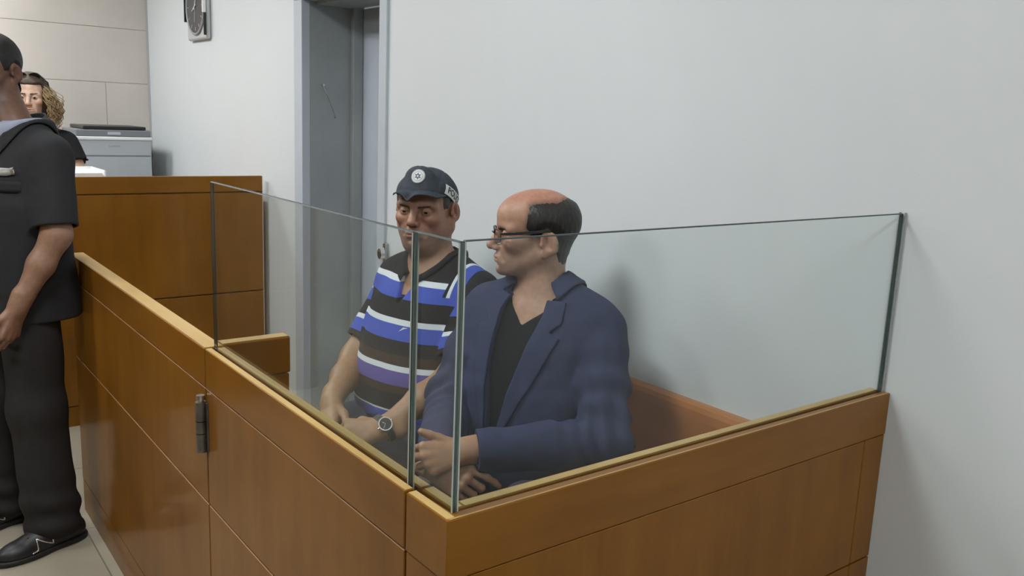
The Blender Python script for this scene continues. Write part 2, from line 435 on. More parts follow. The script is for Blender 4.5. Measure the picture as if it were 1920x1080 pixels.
# end run with corner
eb = empty('dock_end_barrier', (1.18, YE + 0.02, 0), 'varnished wooden end barrier of the dock meeting the white wall', 'barrier')
CY1 = 1.040
YI = YE + 0.044
GYa, GYb = YE + 0.0170, YE + 0.0255
for z0, z1 in ((G3, G2), (G2, G1)):
    box('corner_panel', (XF, YE + 0.0185, z0 + GAP / 2), (XF + 0.018, CY1, z1 - GAP / 2), M_wood, eb, bev=0.0012, seg=1)
    box('panel', (XF, YE, z0 + GAP / 2), (1.678, YE + 0.018, z1 - GAP / 2), M_wood, eb, bev=0.0012, seg=1)
    box('stile', (1.681, YE, z0 + GAP / 2), (XW - 0.002, YE + 0.018, z1 - GAP / 2), M_wood, eb, bev=0.0012, seg=1)
boxes('plinth', [((XF + 0.001, YE + 0.001, 0), (XW - 0.002, YE + 0.018, G3 - GAP / 2)), ((XF + 0.001, YE + 0.018, 0), (XF + 0.018, CY1, G3 - GAP / 2))], M_wood, eb)
boxes('core', [((XF + 0.012, YE + 0.012, 0), (XW - 0.004, YI - 0.012, G1 - 0.002)), ((XF + 0.012, YI - 0.012, 0), (XI - 0.012, CY1 - 0.002, G1 - 0.002))], M_woodcore, eb)
boxes('inner_panel', [((XI, YI - 0.012, 0), (XW - 0.002, YI, G1)), ((XI - 0.012, YI, 0), (XI, CY1, G1))], M_wood, eb)
def lrail(name, xa, ya, xb, yb, z0, z1, m):
    """L-shaped rail strip: along the end (from xa,ya) and round the corner"""
    bm = bmesh.new()
    pts = [(xa, ya), (XW - 0.002, ya), (XW - 0.002, yb), (xb, yb), (xb, CY1), (xa, CY1)]
    lo = [bm.verts.new((p[0], p[1], z0)) for p in pts]; hi = [bm.verts.new((p[0], p[1], z1)) for p in pts]
    n = len(pts)
    for i in range(n): bm.faces.new((lo[i], lo[(i + 1) % n], hi[(i + 1) % n], hi[i]))
    bm.faces.new(hi); bm.faces.new(lo[::-1])
    bmesh.ops.bevel(bm, geom=[e for e in bm.edges if all(v in hi for v in e.verts)] + [e for e in bm.edges if e.verts[0] in (lo[0], hi[0]) and e.verts[1] in (lo[0], hi[0])], offset=0.002, segments=2, affect='EDGES', profile=0.5)
    return bm_obj(name, bm, m, eb)
lrail('top_rail_outer', XF - 0.001, YE - 0.001, GX0 - 0.001, GYa - 0.001, G1 + 0.001, RZ, M_woodx)
lrail('top_rail_inner', GX1 + 0.001, GYb + 0.001, XI + 0.002, YI + 0.002, G1 + 0.001, RZ - 0.001, M_woodx)
box('top_edge_corner', (XF + 0.001, YE + 0.004, RZ - 0.001), (GX0 - 0.003, CY1 - 0.002, RZ + 0.001), M_woodedge, eb)
boxes('top_edge_end', [((XF + 0.004, YE + 0.001, RZ - 0.001), (XW - 0.004, YE + 0.0035, RZ + 0.0007)), ((XI + 0.004, GYb + 0.003, RZ - 0.002), (XW - 0.004, YI, RZ + 0.0002)), ((GX1 + 0.003, GYb + 0.004, RZ - 0.002), (XI, CY1 - 0.002, RZ + 0.0002))], M_woodedge, eb)
pane('glass_pane', (GX1 + 0.0015, GYa, 0.93), (XW - 0.006, GYb, 1.387), eb, 1, 'long clear glass pane along the end barrier')
pane('corner_glass_pane', (GX0, GYa, 0.93), (GX1, 1.064, 1.386), eb, 0, 'narrow corner glass pane')
boxes('glass_channel', [((XW - 0.006, GYa - 0.003, RZ), (XW - 0.0005, GYa - 0.0005, 1.389)), ((XW - 0.006, GYb + 0.0005, RZ), (XW - 0.0005, GYb + 0.003, 1.389))], mat('grey_sealant', (0.34, 0.36, 0.36), 0.5), eb)

# bench against the wall
bn = empty('bench', (1.5, 2.1, 0), 'reddish wooden bench along the wall inside the dock, behind the barrier', 'bench')
BY0, BY1 = YI + 0.012, 2.50
bm = bmesh.new()
prof = [(1.722, 0.40), (1.722, 0.790), (1.724, 0.812), (1.730, 0.824), (1.740, 0.829), (1.756, 0.829), (1.756, 0.40)]
A = [bm.verts.new((x, BY0, z)) for x, z in prof]; B = [bm.verts.new((x, BY1, z)) for x, z in prof]
for i in range(len(prof)):
    f = bm.faces.new((A[i], B[i], B[(i + 1) % len(prof)], A[(i + 1) % len(prof)]))
bm.faces.new(A[::-1]); bm.faces.new(B)
bmesh.ops.recalc_face_normals(bm, faces=bm.faces)
bm_obj('backrest', bm, M_bench, bn)
box('seat', (1.27, BY0, 0.415), (1.7215, BY1, 0.452), M_bench, bn, bev=0.006)
boxes('seat_support', [((1.31, BY0, 0.0), (1.33, BY1, 0.414))], M_bench, bn)

# the clerk's desk
dk = empty('clerk_desk', (0.7, 4.7, 0), 'tall panelled wooden desk front behind the guard, reaching the white wall', 'desk')
DYF, DXR, DXL = 4.42, 1.722, -0.75
for z0, z1 in ((1.116, 1.2), (0.592, 1.114), (0.10, 0.590)):
    box('panel', (DXL, DYF, z0 + 0.002), (DXR, DYF + 0.02, z1 - 0.002), M_wood if z0 < 1 else M_woodx, dk, bev=0.0015, seg=1)
box('plinth', (DXL, DYF + 0.004, 0.0), (DXR, DYF + 0.02, 0.098), M_wood, dk)
box('core', (DXL + 0.002, DYF + 0.014, 0.0), (DXR - 0.002, DYF + 0.04, 1.19), M_woodcore, dk)
box('worktop', (DXL, DYF + 0.042, 1.07), (DXR, DYF + 0.62, 1.10), M_woodx, dk, bev=0.003)
box('side_panel', (DXR - 0.02, DYF + 0.042, 0.0), (DXR, DYF + 0.6, 1.069), M_wood, dk)
box('end_strip', (DXR + 0.0005, DYF + 0.001, 0.0), (DXR + 0.004, DYF + 0.04, 1.198), mat('pale_edging', (0.62, 0.60, 0.58), 0.5), dk, label='pale edging strip')
boxes('leg_panel', [((DXL, DYF + 0.042, 0.0), (DXL + 0.02, DYF + 0.6, 1.069))], M_wood, dk)
# papers on the desk
pp = empty('paper_tray', (0.93, 4.58, 1.10), 'white paper stack in a shallow tray on the desk by the printer', 'papers')
bm = bmesh.new()
for i in range(20):
    add_box(bm, (0.80 + 0.002 * (i % 2), 4.50, 1.101 + 0.0055 * i), (0.972 - 0.003 * (i % 3), 4.78, 1.101 + 0.0055 * i + 0.0050))
bm_obj('sheets', bm, M_paper, pp)
boxes('tray', [((0.792, 4.49, 1.1005), (0.798, 4.79, 1.205)), ((0.976, 4.49, 1.1005), (0.982, 4.79, 1.222)), ((0.798, 4.784, 1.1005), (0.976, 4.79, 1.222))], M_white, pp)

# the printer
pr = empty('printer', (1.40, 6.3, 0.0), 'grey office printer standing in the corner by the stone wall', 'printer')
PX0, PX1, PYF, PYB = 1.162, 1.622, 6.10, 6.56
box('body', (PX0, PYF, 0.62), (PX1, PYB, 1.262), M_pgrey, pr, bev=0.008)
box('front_cover', (PX0 + 0.004, PYF - 0.010, 1.262 - 0.062), (PX1 - 0.004, PYF + 0.02, 1.305), M_pgrey, pr, bev=0.006)
box('paper_drawer', (PX0 + 0.004, PYF - 0.008, 0.90), (PX1 - 0.004, PYF + 0.02, 1.194), M_pgrey, pr, bev=0.004)
box('cabinet', (PX0 + 0.01, PYF + 0.004, 0.0), (PX1 - 0.01, PYB, 0.618), M_pgrey, pr, bev=0.004)
bm = bmesh.new()
add_box(bm, (PX0 - 0.004, PYF - 0.018, 1.300), (PX1 + 0.003, PYB - 0.02, 1.322), 0.006)
bm_obj('white_band', bm, M_pwhite, pr)
box('scanner', (PX0 + 0.004, PYF - 0.012, 1.323), (PX1 - 0.002, PYB - 0.03, 1.365), M_pdark, pr, bev=0.006)
box('lid', (PX0 + 0.05, PYF + 0.0, 1.366), (PX1 - 0.03, PYB - 0.05, 1.388), M_black, pr, bev=0.006)
box('display', (1.352, PYF - 0.0145, 1.336), (1.430, PYF - 0.0115, 1.352), M_lcd, pr)
vs, fs = text_verts('Lexmark', 0.020)
mesh_obj('lettering', [(1.392 + v.x, PYF - 0.0106, 1.263 + v.y) for v in vs], fs, M_pdark, pr)

# the wall clock
ck = empty('wall_clock', (XW, 5.44, 2.117), 'square wall clock with dark round dial, hung high on the white wall', 'clock')
cy0, cz0, hs, hz = 5.43, 2.117, 0.175, 0.19
bm = bmesh.new(); add_box(bm, (XW - 0.030, cy0 - hs, cz0 - hz), (XW - 0.001, cy0 + hs, cz0 + hz), 0.012, 3)
bm_obj('casing', bm, M_clockgrey, ck)
cyl('dial', (XW - 0.0305, cy0, cz0), (XW - 0.036, cy0, cz0), 0.150, M_dial, ck, n=48)
bm = bmesh.new()
ring = [(XW - 0.036, cy0 + 0.158 * math.cos(t), cz0 + 0.158 * math.sin(t)) for t in np.linspace(0, 2 * math.pi, 48, endpoint=False)]
add_tube(bm, ring, 0.007, 8, True)
bm_obj('bezel', bm, mat('clock_bezel', (0.33, 0.34, 0.35), 0.3), ck)
for k in range(12):
    t = math.pi * k / 6
    a = 0.118; b_ = 0.138
    cyl('hour_mark', (XW - 0.037, cy0 + a * math.sin(t), cz0 + a * math.cos(t)), (XW - 0.037, cy0 + b_ * math.sin(t), cz0 + b_ * math.cos(t)), 0.0022, M_clockgrey, ck, n=6)
def chand(name, ang, l, r):
    t = math.radians(ang)
    cyl(name, (XW - 0.040, cy0 - 0.02 * math.sin(t), cz0 - 0.02 * math.cos(t)), (XW - 0.040, cy0 + l * math.sin(t), cz0 + l * math.cos(t)), r, M_white, ck, n=6)
chand('hour_hand', 118, 0.055, 0.0035); chand('minute_hand', -28, 0.085, 0.0028); chand('second_hand', 175, 0.09, 0.0010)
box('side_clip', (XW - 0.050, cy0 - 0.180, cz0 - 0.045), (XW - 0.031, cy0 - 0.160, cz0 + 0.15), M_white, ck, bev=0.003)
box('side_clip', (XW - 0.046, cy0 - 0.181, cz0 - 0.17), (XW - 0.031, cy0 - 0.174, cz0 - 0.046), M_black, ck)
box('side_clip', (XW - 0.048, cy0 + 0.168, cz0 - 0.08), (XW - 0.031, cy0 + 0.177, cz0 + 0.15), M_black, ck)

# ================================================================== organic modelling: distance fields polygonised with surface nets
F32 = np.float32
def V3(*a): return np.array(a, dtype=F32)
def nrm(v): v = np.asarray(v, dtype=F32); return v / np.linalg.norm(v)
def smin(a, b, k):
    h = np.clip(0.5 + 0.5 * (b - a) / k, 0, 1)
    return b + (a - b) * h - k * h * (1 - h)
def smax(a, b, k): return -smin(-a, -b, k)
def rc(P, a, b, r1, r2=None):
    r2 = r1 if r2 is None else r2
    a = V3(*a); ba = V3(*b) - a
    t = np.clip((P - a) @ ba / max(float(ba @ ba), 1e-9), 0, 1)
    return np.linalg.norm(P - a - t[:, None] * ba, axis=1) - (r1 + (r2 - r1) * t)
def el(P, c, r, M=None):
    q = P - V3(*c)
    if M is not None: q = q @ M
    r = V3(*r)
    k0 = np.linalg.norm(q / r, axis=1); k1 = np.linalg.norm(q / (r * r), axis=1)
    return k0 * (k0 - 1) / np.maximum(k1, 1e-9)
def sph(P, c, r): return np.linalg.norm(P - V3(*c), axis=1) - r
def rbox(P, c, h, r, M=None):
    q = P - V3(*c)
    if M is not None: q = q @ M
    q = np.abs(q) - (V3(*h) - r)
    return np.linalg.norm(np.maximum(q, 0), axis=1) + np.minimum(q.max(axis=1), 0) - r
def rot(axis, deg):
    return np.array(Matrix.Rotation(math.radians(deg), 3, axis), dtype=F32)
def poly2(y, z, pts):
    """signed distance to a closed polygon in a plane"""
    d = np.full(y.shape, 1e9, dtype=F32); ins = np.zeros(y.shape, dtype=bool); n = len(pts)
    for i in range(n):
        ax, ay = pts[i]; bx, by = pts[(i + 1) % n]
        ex, ey = bx - ax, by - ay
        t = np.clip(((y - ax) * ex + (z - ay) * ey) / (ex * ex + ey * ey), 0, 1)
        d = np.minimum(d, np.hypot(y - ax - t * ex, z - ay - t * ey))
        c = ((ay > z) != (by > z)) & (y < (bx - ax) * (z - ay) / ((by - ay) if by != ay else 1e-9) + ax)
        ins ^= c
    return np.where(ins, -d, d)
class Noise:
    def __init__(s, freq, seed, n=5):
        r = np.random.RandomState(seed); f = np.array(freq if hasattr(freq, '__len__') else (freq,) * 3)
        s.k = (r.randn(n, 3) * f).astype(F32); s.p = r.rand(n) * 6.28
        s.k2 = (r.randn(n, 3) * f * 0.5).astype(F32); s.p2 = r.rand(n) * 6.28; s.n = n
    def __call__(s, P):
        o = 0
        for i in range(s.n): o = o + np.sin(P @ s.k[i] + s.p[i] + 1.6 * np.sin(P @ s.k2[i] + s.p2[i]))
        return (o / s.n).astype(F32)
class Frame:
    def __init__(s, o, x, y=None, z=None, scale=(1, 1, 1)):
        x = nrm(x)
        if z is None: z = (0, 0, 1)
        y_ = np.cross(z, x) if y is None else np.asarray(y, dtype=float)
        y_ = y_ - x * float(np.dot(y_, x)); y_ = nrm(y_)
        z_ = np.cross(x, y_) if y is None else (nrm(np.asarray(z) - x * np.dot(z, x) - y_ * np.dot(z, y_)))
        s.o = V3(*o); s.M = np.stack([x, y_, z_], axis=1).astype(F32); s.s = V3(*scale)
    def loc(s, P): return ((P - s.o) @ s.M) / s.s
    def pt(s, *l): return s.o + s.M @ (V3(*l) * s.s)
    def pts(s, A): return s.o + (np.asarray(A, dtype=F32) * s.s) @ s.M.T
def surf(f, lo, hi, h, B=6):
    lo = np.asarray(lo, dtype=np.float64); hi = np.asarray(hi, dtype=np.float64)
    nb = np.ceil((hi - lo) / (h * B)).astype(int); n = nb * B
    cc = [lo[i] + (np.arange(nb[i]) + 0.5) * B * h for i in range(3)]
    G = np.stack(np.meshgrid(*cc, indexing='ij'), -1).reshape(-1, 3).astype(F32)
    cv = f(G).reshape(nb)
    vals = np.repeat(np.repeat(np.repeat(cv, B, 0), B, 1), B, 2).astype(F32)
    act = np.abs(cv) < B * h * 1.15
    act = np.repeat(np.repeat(np.repeat(act, B, 0), B, 1), B, 2)
    idx = np.argwhere(act)
    P = (lo + idx * h).astype(F32)
    out = np.empty(len(P), dtype=F32)
    for a in range(0, len(P), 400000): out[a:a + 400000] = f(P[a:a + 400000])
    vals[idx[:, 0], idx[:, 1], idx[:, 2]] = out
    vals[0] = vals[-1] = 1; vals[:, 0] = vals[:, -1] = 1; vals[:, :, 0] = vals[:, :, -1] = 1
    s = vals < 0
    cnt = np.zeros(n - 1, dtype=np.int8)
    for dx in (0, 1):
        for dy in (0, 1):
            for dz in (0, 1):
                cnt += s[dx:n[0] - 1 + dx, dy:n[1] - 1 + dy, dz:n[2] - 1 + dz]
    ci = np.argwhere((cnt > 0) & (cnt < 8))
    vid = np.full(n - 1, -1, dtype=np.int32); vid[ci[:, 0], ci[:, 1], ci[:, 2]] = np.arange(len(ci))
    acc = np.zeros((len(ci), 3)); num = np.zeros(len(ci))
    cor = [(a, b, c) for a in (0, 1) for b in (0, 1) for c in (0, 1)]
    cval = {c: vals[ci[:, 0] + c[0], ci[:, 1] + c[1], ci[:, 2] + c[2]] for c in cor}
    for c in cor:
        for ax in range(3):
            if c[ax] == 0:
                d = list(c); d[ax] = 1; d = tuple(d)
                a = cval[c]; b = cval[d]; m = (a < 0) != (b < 0)
                t = np.where(m, a / np.where(m, a - b, 1), 0)
                p = np.tile(np.array(c, dtype=float), (len(ci), 1)); p[:, ax] += t
                acc += np.where(m[:, None], p, 0); num += m
    verts = lo + (ci + acc / num[:, None]) * h
    quads = []
    def q(ax):
        sl0 = [slice(None)] * 3; sl1 = [slice(None)] * 3
        sl0[ax] = slice(0, -1); sl1[ax] = slice(1, None)
        a = s[tuple(sl0)]; b = s[tuple(sl1)]
        e = np.argwhere(a != b)
        u, v = [(1, 2), (2, 0), (0, 1)][ax]
        ok = (e[:, u] > 0) & (e[:, v] > 0) & (e[:, u] < n[u] - 1) & (e[:, v] < n[v] - 1)
        e = e[ok]; ins = a[e[:, 0], e[:, 1], e[:, 2]]
        def g(du, dv):
            k = e.copy(); k[:, u] += du; k[:, v] += dv
            return vid[k[:, 0], k[:, 1], k[:, 2]]
        Q = np.stack([g(-1, -1), g(0, -1), g(0, 0), g(-1, 0)], 1)
        Q[~ins] = Q[~ins][:, ::-1]
        quads.append(Q)
    for ax in range(3): q(ax)
    Q = np.concatenate(quads); Q = Q[(Q >= 0).all(1)]
    # two Taubin passes take the grid stepping out of the net
    a = np.concatenate([Q[:, 0], Q[:, 1], Q[:, 2], Q[:, 3], Q[:, 1], Q[:, 2], Q[:, 3], Q[:, 0]]); b = np.concatenate([Q[:, 1], Q[:, 2], Q[:, 3], Q[:, 0], Q[:, 0], Q[:, 1], Q[:, 2], Q[:, 3]])
    deg = np.maximum(np.bincount(a, minlength=len(verts)), 1)
    for lam in (0.55, -0.57, 0.55, -0.57):
        avg = np.stack([np.bincount(a, weights=verts[b, k], minlength=len(verts)) for k in range(3)], 1) / deg[:, None]
        verts = verts + lam * (avg - verts)
    return verts.astype(F32), Q
def join(parts):
    vs = []; qs = []; o = 0
    for v, q in parts: vs.append(v); qs.append(q + o); o += len(v)
    return np.concatenate(vs), np.concatenate(qs)
def org(name, f, lo, hi, h, m, parent, label=None):
    v, q = surf(f, lo, hi, h)
    return mesh_obj(name, v, q, m, parent, True, label)
def vcol(o, C):
    a = o.data.attributes.new('Col', 'FLOAT_COLOR', 'POINT')
    c = np.ones((len(o.data.vertices), 4), dtype=F32); c[:, :3] = C
    a.data.foreach_set('color', c.ravel())
def vflt(o, name, x):
    a = o.data.attributes.new(name, 'FLOAT', 'POINT'); a.data.foreach_set('value', np.asarray(x, dtype=F32))
def coords(o):
    c = np.empty(len(o.data.vertices) * 3, dtype=F32); o.data.vertices.foreach_get('co', c); return c.reshape(-1, 3)
def march(f, P, D, off=0.0, steps=24, mx=0.2):
    """move points along D until the field equals off"""
    P = np.asarray(P, dtype=F32).copy(); D = np.asarray(D, dtype=F32); D = D / np.linalg.norm(D, axis=-1, keepdims=True)
    for _ in range(steps): P = P + D * np.clip(f(P) - off, -0.02, 0.02)[:, None]
    return P
def strip(name, G, thick, nrmf, m, parent, label=None):
    """sheet from a grid of points G[u][v] with thickness along outward normals nrmf"""
    G = np.asarray(G, dtype=F32); nu, nv = G.shape[:2]
    Nn = np.asarray(nrmf, dtype=F32).reshape(nu, nv, 3)
    top = (G + Nn * thick).reshape(-1, 3); bot = G.reshape(-1, 3)
    v = np.concatenate([top, bot]); n = nu * nv; fs = []
    for i in range(nu - 1):
        for j in range(nv - 1):
            a = i * nv + j
            fs.append((a, a + 1, a + nv + 1, a + nv)); fs.append((n + a, n + a + nv, n + a + nv + 1, n + a + 1))
    for i in range(nu - 1):
        for j in (0, nv - 1):
            a = i * nv + j; fs.append((a, a + nv, n + a + nv, n + a) if j == 0 else (a, n + a, n + a + nv, a + nv))
    for j in range(nv - 1):
        for i in (0, nu - 1):
            a = i * nv + j; fs.append((a, n + a, n + a + 1, a + 1) if i == 0 else (a, a + 1, n + a + 1, n + a))
    o = mesh_obj(name, [tuple(x) for x in v], fs, m, parent, True, label)
    bm = bmesh.new(); bm.from_mesh(o.data); bmesh.ops.recalc_face_normals(bm, faces=bm.faces); bm.to_mesh(o.data); bm.free()
    return o
def grad(f, P, e=0.002):
    P = np.asarray(P, dtype=F32)
    g = np.stack([f(P + V3(*d)) - f(P - V3(*d)) for d in ((e, 0, 0), (0, e, 0), (0, 0, e))], 1)
    return g / np.maximum(np.linalg.norm(g, axis=1, keepdims=True), 1e-6)
def wrap_sheet(name, pts2, origin, ux, uy, D, f, off, thick, m, parent, label=None, faces=None):
    """flat outline (vertices, faces) laid onto the surface f=off by marching along D"""
    P = np.array([np.asarray(origin) + np.asarray(ux) * a + np.asarray(uy) * b for a, b in pts2], dtype=F32)
    P = march(f, P, np.tile(nrm(D), (len(P), 1)), off)
    return mesh_obj(name, [tuple(p) for p in P], faces, m, parent, True, label)

# ------------------------------------------------------------------ cloth, skin and hair materials
def skin_mat(name, rough=0.5):
    m, nt, b = new_mat(name)
    a = N(nt, 'ShaderNodeAttribute'); a.attribute_name = 'Col'
    tc = N(nt, 'ShaderNodeTexCoord'); n1 = N(nt, 'ShaderNodeTexNoise', Scale=70.0, Detail=5.0)
    nt.links.new(tc.outputs['Object'], n1.inputs['Vector'])
    mr = N(nt, 'ShaderNodeMapRange'); mr.inputs[1].default_value = 0.3; mr.inputs[2].default_value = 0.7; mr.inputs[3].default_value = 0.88; mr.inputs[4].default_value = 1.1
    nt.links.new(n1.outputs[0], mr.inputs[0])
    mx = N(nt, 'ShaderNodeMix'); mx.data_type = 'RGBA'; mx.blend_type = 'MULTIPLY'; mx.inputs[0].default_value = 1.0
    nt.links.new(a.outputs['Color'], mx.inputs[6]); nt.links.new(mr.outputs[0], mx.inputs[7])
    nt.links.new(mx.outputs[2], b.inputs['Base Color'])
    b.inputs['Roughness'].default_value = rough
    b.inputs['Specular IOR Level'].default_value = 0.4
    n2 = N(nt, 'ShaderNodeTexNoise', Scale=380.0, Detail=3.0)
    nt.links.new(tc.outputs['Object'], n2.inputs['Vector'])
    bp = N(nt, 'ShaderNodeBump', Strength=0.12, Distance=0.001)
    nt.links.new(n2.outputs[0], bp.inputs['Height']); nt.links.new(bp.outputs[0], b.inputs['Normal'])
    return m
M_skin = skin_mat('skin')
def cloth(name, c, var=0.12, bump=0.0, bscale=500, rough=0.85, sheen=0.0, scale=40):
    return mat(name, c, rough, var=var, scale=scale, bump=bump, bscale=bscale, spec=0.25, sheen=sheen)
M_jacket = cloth('navy_linen', (0.030, 0.036, 0.080), 0.18)
M_tee = cloth('black_jersey', (0.007, 0.0065, 0.0085), 0.1)
M_jeans = cloth('dark_denim', (0.026, 0.044, 0.092), 0.25, scale=25)
M_trouser = cloth('violet_grey_trouser', (0.060, 0.058, 0.080), 0.15)
M_uniform = cloth('charcoal_uniform', (0.022, 0.022, 0.024), 0.12)
M_gtrouser = cloth('charcoal_trouser', (0.022, 0.0195, 0.019), 0.15)
M_lav = cloth('lavender_collar', (0.30, 0.31, 0.40), 0.05)
M_blouse = cloth('black_blouse', (0.012, 0.012, 0.014), 0.1)
M_cap = cloth('dark_blue_cap', (0.046, 0.055, 0.068), 0.25, scale=30)
M_brow = mat('eyebrow_brown', (0.085, 0.052, 0.036), 0.7, var=0.4, scale=200)
M_hair_dark = mat('dark_hair', (0.020, 0.018, 0.0165), 0.5, var=0.4, scale=120, bump=0.6, bscale=260, stretch=(1, 1, 0.25))
M_hair_grey = mat('grey_hair', (0.05, 0.048, 0.046), 0.55, var=0.5, scale=150, bump=0.5, bscale=300, stretch=(1, 1, 0.3))
M_hair_black = mat('black_hair', (0.010, 0.009, 0.009), 0.6, var=0.3, scale=200, bump=0.6, bscale=500)
M_hair_blonde = mat('blonde_curls', (0.42, 0.30, 0.15), 0.5, scale=30, c2=(0.20, 0.125, 0.06), bump=0.4, bscale=200)
M_hair_brown = mat('brown_hair', (0.055, 0.034, 0.020), 0.5, var=0.4, scale=60, bump=0.5, bscale=200)
M_eye = mat('eye_white', (0.30, 0.275, 0.25), 0.25)  # whites darkened to paint the shade inside the eye slits
M_iris = mat('iris', (0.020, 0.014, 0.010), 0.1)
M_shoe = mat('black_shoe', (0.013, 0.013, 0.015), 0.45, var=0.3, scale=40, bump=0.2, bscale=200)
M_sole = mat('rubber_sole', (0.010, 0.010, 0.010), 0.6)
M_patch = mat('patch_white', (0.62, 0.64, 0.60), 0.6)
M_ink = mat('patch_ink', (0.03, 0.035, 0.05), 0.7)
M_blueink = mat('badge_blue', (0.06, 0.075, 0.16), 0.5)
M_watchdial = mat('watch_dial', (0.03, 0.03, 0.033), 0.2)
M_tagplate = mat('name_tag_plate', (0.24, 0.235, 0.205), 0.4, var=0.2, scale=60)
def stripe_mat(name, bands):
    """printed stripes: body bands by height, sleeve bands by distance down the arm, a shoulder stripe"""
    m, nt, b = new_mat(name)
    def att(n):
        a = N(nt, 'ShaderNodeAttribute'); a.attribute_name = n; return a.outputs['Fac']
    def ramp(src):
        r = N(nt, 'ShaderNodeValToRGB'); r.color_ramp.interpolation = 'CONSTANT'
        els = r.color_ramp.elements
        els[0].position = 0.0; els[0].color = rgb(bands[0][1])
        els[1].position = bands[1][0]; els[1].color = rgb(bands[1][1])
        for p, c in bands[2:]:
            e = els.new(p); e.color = rgb(c)
        nt.links.new(src, r.inputs[0]); return r.outputs[0]
    def gt(src, v):
        g = N(nt, 'ShaderNodeMath', operation='GREATER_THAN'); g.inputs[1].default_value = v
        nt.links.new(src, g.inputs[0]); return g.outputs[0]
    def mul(x, y):
        g = N(nt, 'ShaderNodeMath', operation='MULTIPLY'); nt.links.new(x, g.inputs[0]); nt.links.new(y, g.inputs[1]); return g.outputs[0]
    def mix(f, x, y):
        g = N(nt, 'ShaderNodeMix'); g.data_type = 'RGBA'; nt.links.new(f, g.inputs[0])
        for v, k in ((x, 6), (y, 7)):
            if isinstance(v, tuple): g.inputs[k].default_value = rgb(v)
            else: nt.links.new(v, g.inputs[k])
        return g.outputs[2]
    c = mix(gt(att('onsleeve'), 0.0), ramp(att('stripe')), ramp(att('sleeve')))
    top = gt(att('height'), 1.02); y = att('across')
    c = mix(mul(top, gt(y, 0.140)), c, bands[0][1])
    c = mix(mul(top, gt(y, 0.150)), c, (0.62, 0.65, 0.68))
    c = mix(mul(top, gt(y, 0.161)), c, (0.050, 0.085, 0.40))
    c = mix(mul(top, gt(y, 0.196)), c, bands[0][1])
    nt.links.new(c, b.inputs['Base Color'])
    b.inputs['Roughness'].default_value = 0.85; b.inputs['Specular IOR Level'].default_value = 0.25
    return m

